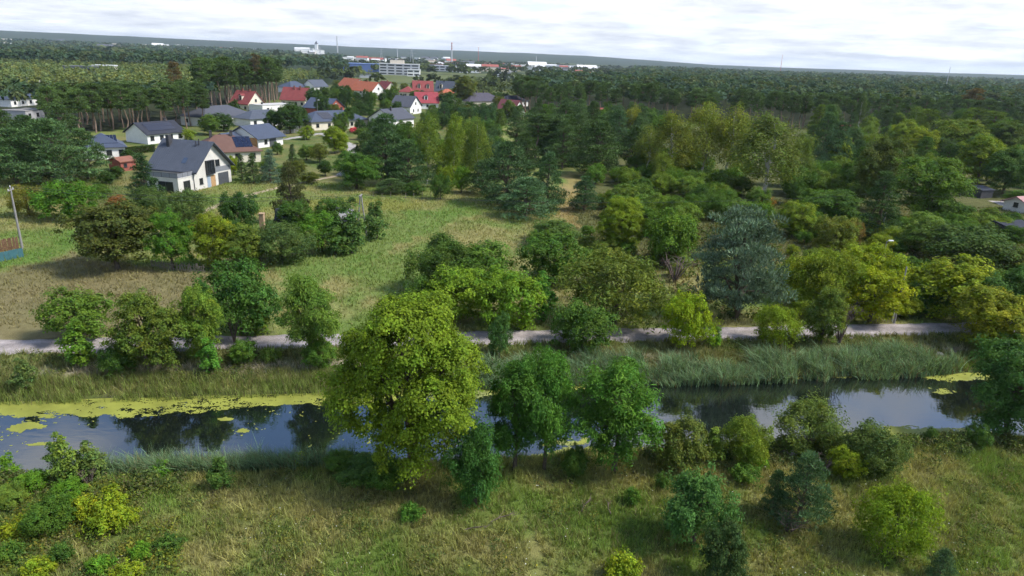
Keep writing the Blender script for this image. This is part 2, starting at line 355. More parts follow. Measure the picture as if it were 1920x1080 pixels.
# ------------------------------------------------------------------ grass and reeds
def blades(x, y, h, wd, lean, col, r):
    n = len(x); z = height(x, y) - 0.02; th = r.uniform(0, 6.283, n); lt = r.uniform(0, 6.283, n); ln = np.abs(r.normal(0, lean, n)) * h
    V = np.zeros((n, 3, 3), np.float32)
    V[:, 0] = np.stack([x - np.cos(th) * wd, y - np.sin(th) * wd, z], 1); V[:, 1] = np.stack([x + np.cos(th) * wd, y + np.sin(th) * wd, z], 1)
    V[:, 2] = np.stack([x + np.cos(lt) * ln, y + np.sin(lt) * ln, z + h], 1)
    return V.reshape(-1, 3), np.arange(n * 3).reshape(-1, 3), np.repeat(col, 3, 0)
def grass(name, label, n, sampler, h, wd, lean, r, bright=1.15, strawy=.3, per=9, va=.25):
    x, y = sampler(n // per, r); tv_ = np.repeat(r.uniform(1 - va, 1 + va, len(x)), per); x = np.repeat(x, per); y = np.repeat(y, per); rd = h * .42 * np.sqrt(r.uniform(0, 1, len(x))); an = r.uniform(0, 6.283, len(x)); x = x + np.cos(an) * rd; y = y + np.sin(an) * rd
    c = ground_color(x, y) * bright * tv_[:, None] * r.uniform(.9 - va, 1.1 + va, (len(x), 1))
    sp = fnoise(x, y, 1.3, 95); s = (r.uniform(0, 1, len(x)) < strawy * (0.4 + 1.6 * sstep(.35, .65, sp)))[:, None]
    c = np.where(s, np.array([0.265, 0.245, 0.105]) * r.uniform(.6, 1.2, (len(x), 1)), c)
    hh = h * tv_ ** 1.5 * r.uniform(.5, 1.2, len(x)) * (0.55 + .9 * fnoise(x, y, 2.6, 97))
    V, F, C = blades(x, y, hh, wd * r.uniform(.6, 1.4, len(x)), lean, c, r)
    tag(link(name, np_mesh(name, V, F, C), BLADE), label, 'grass', kind='stuff')
TRAIL = np.array(sorted([P(*p_)[:2] for p_ in [(1015, 1140), (1008, 1060), (985, 985), (975, 930), (960, 890)]], key=lambda q_: q_[1]))
def near_s(n, r):
    y = 15 + (49 - 15) * np.sqrt(r.uniform(0, 1, n)); x = r.uniform(-1, 1, n) * (0.86 * y + 6); t = tt(x, y)
    k = (t < 43.5 + (fnoise(x, y, 3, 98) - .5)); pth = np.interp(y, TRAIL[:, 1], TRAIL[:, 0]) + (fnoise(y, y * 0, 2, 99) - .5) * .8; k &= (np.abs(x - pth) > .3) | (r.uniform(0, 1, len(x)) < .25); return x[k], y[k]
grass('meadow_grass', 'tall straw and green meadow grass on the near side of the canal', 430000, near_s, 0.40, 0.024, 0.55, np.random.default_rng(1), 1.65, .19)
def bank_s(n, r):
    x = r.uniform(-62, 66, n); t = r.uniform(56.0, 62.9, n); return x, SL * x + t
grass('bank_grass', 'rough grass on the bank between the canal and the gravel track', 70000, bank_s, 0.55, 0.035, 0.5, np.random.default_rng(2), 1.5, .2)
def mid_s(n, r):
    y = 62 + 85 * r.uniform(0, 1, n) ** .8; x = r.uniform(-1, 1, n) * (0.8 * y + 4); t = tt(x, y)
    k = (t > 66.2); return x[k], y[k]
grass('field_grass', 'pale yellow-green grass of the open fields beyond the gravel track', 172000, mid_s, 0.42, 0.06, 0.6, np.random.default_rng(3), 1.3, .10, 2, .12)

def ribbons(x, y, z, h, wd, lx, ly, col, r, seg=3):
    n = len(x); th = r.uniform(0, 6.283, n); sx, sy = np.cos(th) * wd, np.sin(th) * wd
    V = np.zeros((n, (seg + 1) * 2, 3), np.float32)
    for i in range(seg + 1):
        u = i / seg; k = u ** 2.0; tw = (1 - u) ** .8 * .95 + .05; zz2 = z + h * (u - .18 * k * np.hypot(lx, ly) / np.maximum(h, .1))
        V[:, 2 * i] = np.stack([x + lx * k - sx * tw, y + ly * k - sy * tw, zz2], 1); V[:, 2 * i + 1] = np.stack([x + lx * k + sx * tw, y + ly * k + sy * tw, zz2], 1)
    m2 = (seg + 1) * 2; F = np.concatenate([np.arange(n)[:, None] * m2 + np.array([2 * i, 2 * i + 1, 2 * i + 3, 2 * i + 2])[None] for i in range(seg)])
    return V.reshape(-1, 3), F, np.repeat(col, m2, 0)
def reeds(name, label, x, t, h, wd, per, col, r, lean=.35, wind=-.25, cat='reeds'):
    y = SL * x + t; x = np.repeat(x, per) + r.normal(0, .14, len(x) * per); y = np.repeat(y, per) + r.normal(0, .14, len(y) * per)
    hh = np.repeat(h, per) * r.uniform(.6, 1.1, len(x)); lx = hh * (r.normal(0, lean, len(x)) + wind); ly = hh * r.normal(-.1, lean, len(x))
    c = np.array(col) * r.uniform(.5, 1.5, (len(x), 1)) * np.repeat(r.uniform(.65, 1.35, len(h)), per)[:, None]; s = (r.uniform(0, 1, len(x)) < .13)[:, None]
    c = np.where(s, np.array([0.22, 0.19, 0.10]) * r.uniform(.6, 1.1, (len(x), 1)), c)
    z = np.maximum(height(x, y), WATER - .2)
    V, F, C = ribbons(x, y, z, hh, wd * r.uniform(.6, 1.4, len(x)), lx, ly, c, r)
    tag(link(name, np_mesh(name, V, F, C), BLADE), label, cat, kind='stuff')
r = np.random.default_rng(4)
x = r.uniform(-3, 45, 3900); lo = np.interp(x, [-3, 5, 20, 40, 45], [55.3, 54.9, 54.7, 55.0, 56.0]); hi = np.interp(x, [-3, 5, 20, 30, 38, 45], [58.9, 59.2, 58.8, 59.4, 60.3, 57.8]); t_ = lo + (hi - lo) * r.uniform(0, 1, len(x)); hn = .35 + 2.5 * fnoise(x, t_, 2.2, 101)
k = fnoise(x, t_, 2.3, 103) > .40
reeds('reed_bed', 'tall blue-green reed bed lining the far side of the canal', x[k], t_[k], hn[k], .042, 7, (0.165, 0.255, 0.13), r, .42, -.3)
x = r.uniform(-62, -7, 2500); t_ = r.uniform(55.0, 58.4, len(x)); k = fnoise(x, t_ * 1.5, 4, 105) > .33
reeds('sedge_fringe', 'thin yellow-green sedge fringe behind the duckweed on the canal', x[k], t_[k], (0.6 + .9 * fnoise(x, t_, 3, 106))[k], .022, 5, (0.185, 0.235, 0.06), r, .22, -.05, 'sedge')
x = r.uniform(-29.5, -11, 1500); t_ = r.uniform(42.4, 44.7, len(x)); k = fnoise(x, t_, 2.6, 107) > .40
reeds('near_reeds', 'soft green reeds at the near canal edge left of the big maple', x[k], t_[k], (0.9 + 1.7 * fnoise(x, t_, 2.2, 108))[k], .03, 6, (0.13, 0.205, 0.10), r, .35, -.2)
x = np.concatenate([r.uniform(32, 41, 350), r.uniform(4, 8, 160)]); t_ = r.uniform(42.6, 44.3, len(x))
reeds('waterside_rushes', 'low dark rushes at the near water edge on the right', x, t_, r.uniform(.5, 1.1, len(x)), .02, 5, (0.065, 0.105, 0.04), r, .3, 0, 'rushes')
# low leafy herbs: many stems, no single plant to be told apart
def herbs(name, label, x, y, h, per, leaf, shades, r, cat='undergrowth'):
    n = len(x); id_ = np.repeat(np.arange(n), per); k = len(id_); rad = r.uniform(.25, .6, n); th = r.uniform(0, 6.283, k); q = rad[id_] * np.sqrt(r.uniform(0, 1, k))
    cx_, cy_ = x[id_] + np.cos(th) * q, y[id_] + np.sin(th) * q; z = height(cx_, cy_) + h[id_] * r.uniform(.1, 1.0, k) * (1 - .4 * (q / rad[id_]) ** 2)
    nv = np.stack([np.cos(th) * .4, np.sin(th) * .4, np.full(k, .7)], 1) + r.normal(size=(k, 3)) * .45; nv /= np.linalg.norm(nv, axis=1, keepdims=True); tv = r.normal(size=(k, 3)); tv -= nv * (tv * nv).sum(1, keepdims=True); tv /= np.linalg.norm(tv, axis=1, keepdims=True); bv = np.cross(nv, tv)
    L = (leaf * r.uniform(.6, 1.4, k))[:, None]; c = np.stack([cx_, cy_, z], 1); V = np.stack([c - tv * L / 2, c + bv * L * .25, c + tv * L / 2, c - bv * L * .25], 1)
    sh = np.asarray(shades)[r.integers(len(shades), size=n)] * r.uniform(.7, 1.3, (n, 1)); col = sh[id_] * r.uniform(.65, 1.35, (k, 1))
    tag(link(name, np_mesh(name, V.reshape(-1, 3), np.arange(k * 4).reshape(-1, 4), np.repeat(col, 4, 0)), BLADE), label, cat, kind='stuff')
GREENS = [(.08, .12, .03), (.10, .145, .03), (.065, .10, .03), (.13, .15, .03), (.12, .12, .05)]
x = r.uniform(-40, 50, 5200); t_ = 42.6 - np.abs(r.normal(0, 1.3, len(x))); dens = np.interp(x, [-40, -24, -20, -12, 3, 8, 14, 30, 40, 50], [.75, .5, .25, .3, .3, .55, .8, .7, .5, .6]); k = fnoise(x, t_, 2.4, 115) < dens * .8
herbs('bank_herbs', 'tall leafy herbs crowding the near canal bank', x[k], (SL * x + t_)[k], (.35 + 1.3 * fnoise(x, t_, 1.7, 116))[k], 36, .17, GREENS, r)
y = r.uniform(17, 44, 7000); x = r.uniform(-.88, .88, len(y)) * y; w_ = np.interp(x / y, [-.9, -.45, -.3, .2, .45, .9], [.62, .58, .42, .42, .5, .52]); k = (fnoise(x, y, 2.1, 117) < w_) & (tt(x, y) < 42.5) & (fnoise(x, y, 8, 118) < .62)
herbs('meadow_herbs', 'low green and yellowish herbs scattered through the near meadow', x[k], y[k], (.3 + .65 * fnoise(x, y, 1.3, 119))[k], 26, .14, [(.09, .13, .03), (.13, .155, .03), (.15, .15, .03), (.07, .11, .03), (.16, .15, .06)], r)
x = r.uniform(-60, 64, 2600); t_ = r.uniform(57, 62.6, len(x)); k = fnoise(x, t_, 2.2, 121) < .45
herbs('verge_herbs', 'patchy herbs on the verge between canal and track', x[k], (SL * x + t_)[k], (.3 + .6 * fnoise(x, t_, 1.7, 122))[k], 22, .18, GREENS, r)
q = np.array([P(*p_)[:2] for p_ in [(1060, 520), (1080, 440), (1240, 430), (1450, 420), (1960, 430), (1960, 600), (1700, 598), (1250, 602), (1180, 560)]]); x = r.uniform(q[:, 0].min(), q[:, 0].max(), 9000); y = r.uniform(q[:, 1].min(), q[:, 1].max(), 9000); k = inpoly(x, y, q) & (fnoise(x, y, 5, 123) < .56); x, y = x[k][:2300], y[k][:2300]
herbs('orchard_undergrowth', 'green and yellowish undergrowth between the bushes of the right orchard', x, y, .5 + 1.3 * fnoise(x, y, 3, 124), 18, .36, GREENS + [(.15, .12, .06)], r)
q = np.array([P(*p_)[:2] for p_ in [(-60, 900), (220, 900), (330, 960), (340, 1085), (-60, 1085)]]); x = r.uniform(q[:, 0].min(), q[:, 0].max(), 4000); y = r.uniform(q[:, 1].min(), q[:, 1].max(), 4000); k = inpoly(x, y, q) & (fnoise(x, y, 3, 125) < .52); x, y = x[k][:800], y[k][:800]
herbs('goldenrod_patch', 'loose yellow-green goldenrod growth in the lower left meadow', x, y, .35 + .8 * fnoise(x, y, 2, 126), 26, .15, [(.16, .19, .025), (.12, .18, .03), (.20, .19, .03), (.08, .13, .03)], r)
# flowers of the meadow
nF = 900; y = 18 + 27 * r.uniform(0, 1, nF); x = r.uniform(-.85, .85, nF) * y; k = (tt(x, y) < 43.5) & (fnoise(x, y, 6, 111) > .5); x, y = x[k], y[k]; n = len(x)
V = np.zeros((n, 4, 3), np.float32); s = r.uniform(.02, .05, n); z = height(x, y) + r.uniform(.3, .6, n); th = r.uniform(0, 6.28, n)
for q in range(4): V[:, q] = np.stack([x + s * np.cos(th + q * 1.5708), y + s * np.sin(th + q * 1.5708), z + s * .5 * (q % 2)], 1)
fc = np.where((r.uniform(0, 1, n) < .3)[:, None], np.array([.6, .5, .03]), np.array([.6, .6, .55]))
tag(link('wildflowers', np_mesh('wildflowers', V.reshape(-1, 3), np.arange(n * 4).reshape(-1, 4), np.repeat(fc, 4, 0)), BLADE), 'scattered white and yellow flower heads in the near meadow', 'wildflowers', kind='stuff')

# ------------------------------------------------------------------ tree kinds
def nrm(v): return v / np.maximum(np.linalg.norm(v, axis=1, keepdims=True), 1e-9)
def sph(n, r): return nrm(r.normal(size=(n, 3)))
def leaf_quads(c, nv, L, Wd, r, tang=None, fold=.12):
    n = len(c); nv = nrm(nv); tv = r.normal(size=(n, 3)) if tang is None else tang
    tv = nrm(tv - nv * (tv * nv).sum(1, keepdims=True)); bv = np.cross(nv, tv); L = (L * r.uniform(.65, 1.3, n))[:, None]; W2 = (Wd * r.uniform(.65, 1.3, n))[:, None]
    V = np.stack([c - tv * L / 2, c + bv * W2 / 2 + nv * L * fold, c + tv * L / 2, c - bv * W2 / 2 + nv * L * fold], 1)
    return V.reshape(-1, 3)
def needle_tris(c, d, L, Wd, r):
    n = len(c); d = nrm(d); s = nrm(np.cross(d, r.normal(size=(n, 3)))); L = (L * r.uniform(.6, 1.3, n))[:, None]; W2 = (Wd * r.uniform(.7, 1.3, n))[:, None]
    return np.stack([c - s * W2 / 2, c + s * W2 / 2, c + d * L], 1).reshape(-1, 3)
def clump_centres(lobes, dens, r, surf=(.72, 1.0), keep=.68):
    cs, ds = [], []
    for i, (c, q) in enumerate(lobes):
        c = np.array(c); q = np.array(q); n = max(3, int(dens * 12.57 * (q[0] * q[1] * q[2]) ** (2 / 3)))
        d = sph(n, r); d[:, 2] = np.where(d[:, 2] < -.5, -d[:, 2], d[:, 2]); p = c + d * q * r.uniform(surf[0], surf[1], (n, 1)); ok = p[:, 2] > .12
        for j, (c2, q2) in enumerate(lobes):
            if j != i: ok &= (((p - np.array(c2)) / np.array(q2)) ** 2).sum(1) > keep ** 2
        cs.append(p[ok]); ds.append(d[ok])
    return np.concatenate(cs), np.concatenate(ds)
def broad_crown(lobes, dens, per, cr, leaf, r, flat=.6, up=.55, var=.22, yel=.25, hang=0.0, rnd=.6, shoots=.16):
    cs, ds = clump_centres(lobes, dens, r); n = len(cs); sh_ = r.uniform(0, 1, n) < shoots; cs[sh_] += ds[sh_] * np.array([1, 1, .8]) * (cr * r.uniform(.5, 1.9, (sh_.sum(), 1))); per_n = r.integers(int(per * .6), int(per * 1.4), n); id_ = np.repeat(np.arange(n), per_n); k = len(id_)
    rad = cr * r.uniform(.6, 1.4, n); o = r.normal(size=(k, 3)) * .55; o = o / np.maximum(1, np.linalg.norm(o, axis=1, keepdims=True) / 1.2); dome = np.linalg.norm(o[:, :2], axis=1)
    o[:, 2] = o[:, 2] * flat - .45 * dome ** 2
    c = cs[id_] + o * rad[id_][:, None]; c[:, 2] = np.maximum(c[:, 2], .05)
    nv = ds[id_] * .55 + nrm(o) * .35 + np.array([0, 0, up]) + r.normal(size=(k, 3)) * rnd * .6
    tang = None
    if hang: tang = r.normal(size=(k, 3)) * .6 + np.array([0, 0, -hang]) + ds[id_] * .5
    V = leaf_quads(c, nv, leaf[0], leaf[1], r, tang)
    cv = (1 + r.normal(0, var, n)).clip(.55, 1.6)[id_] * r.uniform(.72, 1.28, k); yy = (r.normal(0, yel, n)[id_] + r.normal(0, yel * .6, k)).clip(-.4, .8)
    col = np.stack([cv * (1 + .55 * yy), cv * (1 + .12 * yy), cv * (1 - .25 * yy)], 1).clip(.15, 2.2)
    return V, np.repeat(col, 4, 0), 4
def mesh_of(V, col, k, name): return np_mesh(name, V, np.arange(len(V)).reshape(-1, k), col)
def trunk_mesh(h, r0, tips, r, lean=(0, 0), stems=1, split=.35, name='trunk'):
    b = MB()
    for s in range(stems):
        a = 6.283 * s / max(stems, 1); off = (0 if stems == 1 else .18 * r0 * 6) ; bx, by = math.cos(a) * off, math.sin(a) * off
        pts = [Vector((bx + lean[0] * u + r.normal() * .02 * h * (u > 0), by + lean[1] * u + r.normal() * .02 * h * (u > 0), h * u - .1 * (u == 0))) for u in (0, .25, .5, .75, 1)]
        b.tube(pts, [r0 * 1.25, r0, r0 * .8, r0 * .55, r0 * .25], 7)
        for tp in tips[s::stems]:
            u = r.uniform(split, .9); st = pts[0].lerp(pts[-1], u); tp = Vector(tp); st.z = min(st.z, tp.z - .1 if tp.z > .4 else st.z)
            mid = st.lerp(tp, .5) + Vector((0, 0, .08 * (tp - st).length)); b.tube([st, mid, tp], [r0 * .45, r0 * .28, r0 * .08], 5)
    return b.mesh(name)
KIND = {}
def add_kind(key, name, cat, V, col, k, trunk, bark, leafm, shade):
    z = V[:, 2]; hgt = np.percentile(z, 99.7); wid = (np.percentile(V[:, 0], 99) - np.percentile(V[:, 0], 1) + np.percentile(V[:, 1], 99) - np.percentile(V[:, 1], 1)) / 2
    me = mesh_of(V, col, k, key + '_crown'); me.materials.append(leafm)
    if trunk is not None: trunk.materials.append(bark)
    KIND.setdefault(key, []).append(dict(name=name, cat=cat, crown=me, trunk=trunk, h=float(hgt), w=float(wid), shade=shade))
def ring_lobes(r, W, H, z0, n, q=(.26, .36), top=True):
    """lobes filling an egg of width W from z0 to H"""
    out = []; zc = (z0 + H) / 2; hz = (H - z0) / 2
    for i in range(n):
        u = (i + .5) / n; cz = 1 - 2 * u; ph = i * 2.39996 + r.uniform(-.4, .4); s = math.sqrt(max(0, 1 - cz * cz)) * r.uniform(.45, .85)
        qr = W * r.uniform(q[0] * .75, q[1]); qz = min(qr * r.uniform(.75, 1.0), hz * .8)
        out.append(((math.cos(ph) * s * W / 2, math.sin(ph) * s * W / 2, zc + cz * hz * r.uniform(.5, .8)), (qr, qr, qz)))
    return out

# the big maple
r = np.random.default_rng(21)
lob = ring_lobes(r, 9.6, 13.0, 1.1, 22, (.19, .25)) + [((0, 0, 7), (3.5, 3.5, 4.6))]
V, c, k = broad_crown(lob, 1.6, 88, .52, (.165, .14), r, .5, .75, .17, .13, shoots=.07)
add_kind('maple', 'maple_tree', 'tree', V, c, k, trunk_mesh(9.5, .36, [l[0] for l in lob], r, split=.15), BARK, LEAF, (.115, .13, .02))
for sd_ in range(3):                                                    # ash: feathery, sparse, leaves hanging in sprays
    r = np.random.default_rng(30 + sd_); lob = ring_lobes(r, 5.4, 9.2, .7, 15, (.14, .25)) + [((0, 0, 5.0), (1.4, 1.4, 3.0))]
    V, c, k = broad_crown(lob, 1.6, 60, .5, (.32, .10), r, .8, .45, .16, .15, hang=.55)
    add_kind('ash', 'ash_tree', 'tree', V, c, k, trunk_mesh(7.2, .17, [l[0] for l in lob], r, lean=(.3, .1), split=.3), BARK, LEAF, (.05, .10, .028))
for sd_ in range(4):                                                    # round leafy shrub down to the ground
    r = np.random.default_rng(40 + sd_); lob = ring_lobes(r, 4.2, 4.0, .1, 12, (.17, .30)) + [((0, 0, 1.8), (1.3, 1.3, 1.5))]
    V, c, k = broad_crown(lob, 2.6, 46, .36, (.17, .12), r, .6, .6, .16, .18)
    add_kind('shrub', 'shrub', 'shrub', V, c, k, trunk_mesh(2.6, .06, [l[0] for l in lob], r, stems=4, split=.1), BARK, LEAF, (.06, .10, .025))
for sd_ in range(2):                                                    # soft, fine-leaved thorn or willow shrub
    r = np.random.default_rng(50 + sd_); lob = ring_lobes(r, 5.0, 4.4, .1, 13, (.17, .27)) + [((0, 0, 2), (1.6, 1.6, 1.7))]
    V, c, k = broad_crown(lob, 2.3, 42, .42, (.24, .085), r, .9, .4, .18, .18, rnd=.9)
    add_kind('soft', 'shrub', 'shrub', V, c, k, trunk_mesh(3, .06, [l[0] for l in lob], r, stems=5, split=.1), BARK, LEAF, (.085, .10, .035))
for sd_ in range(4):                                                    # broadleaf tree with a short trunk
    r = np.random.default_rng(60 + sd_); lob = ring_lobes(r, 7.5, 9.5, .5, 15, (.15, .26)) + [((0, 0, 5), (2.4, 2.4, 3.2))]
    V, c, k = broad_crown(lob, 1.25, 52, .56, (.25, .18), r, .55, .65, .15, .18)
    add_kind('broad', 'broadleaf_tree', 'tree', V, c, k, trunk_mesh(7, .2, [l[0] for l in lob], r, split=.15), BARK, LEAF, (.06, .09, .025))
for sd_ in range(3):                                                    # birch: slender, hanging sprays
    r = np.random.default_rng(70 + sd_); lob = [((r.normal(0, .9), r.normal(0, .9), z), (q, q, q * 1.35)) for z, q in zip(np.linspace(5, 14.5, 9), (1.9, 2.2, 2.3, 2.2, 2.1, 1.8, 1.5, 1.2, .8))]
    V, c, k = broad_crown(lob, .95, 34, .75, (.34, .16), r, 1.5, .15, .16, .2, hang=1.0)
    add_kind('birch', 'birch_tree', 'tree', V, c, k, trunk_mesh(14, .17, [l[0] for l in lob] + [(r.normal(0, 1.4), r.normal(0, 1.4), z) for z in (5, 6, 7, 8)], r, lean=(.5, .2), split=.3), BARK_BIRCH, LEAF, (.105, .115, .035))
for sd_ in range(2):                                                    # upright sapling
    r = np.random.default_rng(80 + sd_); lob = [((r.normal(0, .12), r.normal(0, .12), z), (q, q, .5)) for z, q in ((.6, .5), (1.1, .6), (1.7, .55), (2.3, .45), (2.8, .3), (3.2, .18))]
    V, c, k = broad_crown(lob, 6, 30, .22, (.19, .10), r, .8, .5, .18, .2)
    add_kind('sapling', 'sapling', 'sapling', V, c, k, trunk_mesh(3, .035, [l[0] for l in lob], r), BARK, LEAF, (.075, .12, .025))
for sd_ in range(2):                                                    # leafy weed clump
    r = np.random.default_rng(90 + sd_); lob = ring_lobes(r, 1.6, 1.1, .05, 7, (.16, .3))
    V, c, k = broad_crown(lob, 9, 26, .2, (.16, .08), r, .9, .6, .2, .25)
    add_kind('weed', 'leafy_plant', 'plant', V, c, k, trunk_mesh(.7, .02, [l[0] for l in lob], r, stems=5, split=.1), BARK, LEAF, (.11, .14, .02))
def pine_crown(pads, per, L, Wd, r, var=.15, upd=.75):
    n = len(pads); per_n = (per * np.array([p[1] ** 2 for p in pads]) * r.uniform(.7, 1.3, n)).astype(int) + 6; id_ = np.repeat(np.arange(n), per_n); k = len(id_)
    cs = np.array([p[0] for p in pads]); rad = np.array([p[1] for p in pads]); d = sph(k, r); d[:, 2] = np.where(d[:, 2] < -.25, -d[:, 2], d[:, 2])
    c = cs[id_] + d * np.array([1, 1, .5]) * (rad[id_] * r.uniform(.5, 1.0, k) ** .5)[:, None]; c[:, 2] = np.maximum(c[:, 2], .1)
    tuft = r.normal(size=(k, 3)) * .55
    V = needle_tris(c, d * .7 + np.array([0, 0, upd]) + tuft, L, Wd, r); cv = (1 + r.normal(0, var, n)).clip(.6, 1.5)[id_] * r.uniform(.6, 1.4, k)
    return V, np.repeat(np.stack([cv * r.uniform(.9, 1.15, k), cv, cv * r.uniform(.85, 1.15, k)], 1), 3, 0), 3
for sd_ in range(3):                                                    # bushy pine, branches to the ground
    r = np.random.default_rng(100 + sd_); pads = []; tips = []
    for z in np.arange(.5, 7.2, .55):
        e = 2.9 * (1 - (z / 7.8) ** 1.7) * r.uniform(.8, 1.1) * (0.75 + .25 * min(1, z / 1.5))
        for j in range(int(5 + e * 3.2)):
            a = r.uniform(0, 6.283); d = e * r.uniform(.45, 1.05); p = (math.cos(a) * d, math.sin(a) * d, z + .25 * d * r.uniform(.2, 1.2)); pads.append((p, r.uniform(.42, .78)))
            if j % 3 == 0: tips.append(p)
    pads.append(((0, 0, 7.3), .5))
    V, c, k = pine_crown(pads, 165, .32, .09, r, .2)
    add_kind('bushpine', 'pine_tree', 'pine tree', V, c, k, trunk_mesh(6.8, .13, tips, r, split=.05), BARK, NEEDLE, (.055, .085, .055))
for sd_ in range(3):                                                    # low bushy ash, leaves to the ground
    r = np.random.default_rng(140 + sd_); lob = ring_lobes(r, 4.2, 5.0, .1, 12, (.17, .28)) + [((0, 0, 2.4), (1.2, 1.2, 1.8))]
    V, c, k = broad_crown(lob, 2.0, 52, .42, (.26, .085), r, .8, .45, .15, .14, hang=.5)
    add_kind('ashbush', 'ash_bush', 'bush', V, c, k, trunk_mesh(3.4, .08, [l[0] for l in lob], r, stems=3, split=.1), BARK, LEAF, (.05, .10, .028))
for sd_ in range(4):                                                    # tall Scots pine, bare stem
    r = np.random.default_rng(110 + sd_); pads = []; tips = []; H = 18.0
    for z in np.arange(9.8 + r.uniform(-1, 1), 17.4, .75):
        e = 3.0 * math.sqrt(max(.05, 1 - ((z - 12.6) / 5.4) ** 2)) * r.uniform(.75, 1.1)
        for j in range(5):
            a = r.uniform(0, 6.283); d = e * r.uniform(.35, 1.0); p = (math.cos(a) * d, math.sin(a) * d, z + r.uniform(0, .6)); pads.append((p, r.uniform(.6, 1.15)))
            if j == 0: tips.append(p)
    pads.append(((0, 0, 17.5), .8))
    V, c, k = pine_crown(pads, 105, .62, .17, r, .16, .6)
    add_kind('tallpine', 'pine_tree', 'pine tree', V, c, k, trunk_mesh(16.5, .21, tips, r, lean=(r.normal() * .5, 0), split=.6), BARK_PINE, NEEDLE, (.036, .055, .032))
for sd_ in range(2):                                                    # spruce
    r = np.random.default_rng(120 + sd_); pads = []; tips = []
    for z in np.arange(.5, 8.6, .42):
        e = 2.1 * (1 - z / 9.0) + .12
        for j in range(int(4 + e * 3)):
            a = r.uniform(0, 6.283); d = e * r.uniform(.5, 1.05); p = (math.cos(a) * d, math.sin(a) * d, z - .18 * d); pads.append((p, r.uniform(.25, .5)))
            if j == 0: tips.append(p)
    V, c, k = pine_crown(pads, 330, .34, .075, r, .16, .2)
    add_kind('spruce', 'spruce_tree', 'spruce tree', V, c, k, trunk_mesh(8.3, .13, tips, r, split=.05), BARK, NEEDLE, (.035, .055, .035))
r = np.random.default_rng(150); pads = []; tips = []                         # old spreading pine with rounded uneven boughs
for j in range(34):
    u = (j + .5) / 34; z = 1.2 + 6.6 * u; e = 3.6 * math.sqrt(max(.03, 1 - ((z - 3.6) / 4.6) ** 2)) * r.uniform(.55, 1.12); a = j * 2.39996 + r.uniform(-.4, .4); p = np.array((math.cos(a) * e * .8, math.sin(a) * e * .8, z)); tips.append(tuple(p))
    for q in range(9): o_ = r.normal(size=3) * np.array([.52, .52, .30]); pads.append((tuple(np.maximum(p + o_, [-9, -9, .4])), r.uniform(.4, .72)))
for q in range(22): a = r.uniform(0, 6.28); d = r.uniform(0, 1.8); pads.append(((math.cos(a) * d, math.sin(a) * d, r.uniform(1.5, 6.8)), .6))
V, c, k = pine_crown(pads, 150, .34, .09, r, .22)
add_kind('oldpine', 'pine_tree', 'pine tree', V, c, k, trunk_mesh(7, .2, tips, r, split=.1), BARK, NEEDLE, (.06, .09, .07))
# bare twig shrub
for sd_ in range(2):
    r = np.random.default_rng(130 + sd_); b = MB()
    for s in range(12):
        a = r.uniform(0, 6.283); L = r.uniform(1.6, 2.6); e = r.uniform(.3, .9); p0 = Vector((0, 0, -.05)); p2 = Vector((math.cos(a) * e, math.sin(a) * e, L)); p1 = p0.lerp(p2, .5) + Vector((0, 0, .2)); b.tube([p0, p1, p2], [.035, .024, .008], 4)
        for q in range(5):
            u = r.uniform(.35, .95); st = p1.lerp(p2, u); d = Vector((r.normal(), r.normal(), r.uniform(.3, 1.2))).normalized() * r.uniform(.3, .7); b.tube([st, st + d], [.014, .004], 3)
    KIND.setdefault('bare', []).append(dict(name='bare_shrub', cat='shrub', crown=b.mesh('twigs'), trunk=None, h=2.5, w=1.8, shade=(1, 1, 1)))
    KIND['bare'][-1]['crown'].materials.append(TWIG)

_cnt = {}; GAIN = (1.56, 1.80, 0.98); ANCH = []
def plant_at(key, x, y, z, hgt, wid, shade=None, label='', group=None, var=None, rot=None, cat=None, name=None):
    ks = KIND[key]; i = _cnt.get(key, 0) if var is None else var; _cnt[key] = i + 1; kd = ks[i % len(ks)]
    e = empty(name or kd['name'], (x, y, z), (i * 2.4) % 6.283 if rot is None else rot); e.scale = (wid / kd['w'], wid / kd['w'], hgt / kd['h'])
    tag(e, label, cat or kd['cat'], group); sh = shade or kd['shade']
    cr = link('twigs' if key == 'bare' else 'crown', kd['crown'], None, e); cr.color = (*[v * g_ for v, g_ in zip(sh, GAIN)], 1) if max(sh) < .5 else (*sh, 1)
    if kd['trunk'] is not None: link('trunk', kd['trunk'], None, e)
    return e
def tree(key, px, py, top, wpx, label, shade=None, group=None, **kw):
    """a plant whose foot stands on the ground at (px, py) of the survey picture and whose top reaches row top"""
    x, y, z = P(px, py); lo, hi = 0.1, 60.0
    for _ in range(40):
        mid = (lo + hi) / 2
        if proj((x, y, z + mid))[1] > top: lo = mid
        else: hi = mid
    hgt = (lo + hi) / 2; dep = proj((x, y, z + hgt * .5))[2]; wid = .92 * wpx * dep / FOC
    if key != 'bare': ANCH.append((label, x, y))
    return plant_at(key, x, y, z, hgt, wid, shade, label, group, **kw)

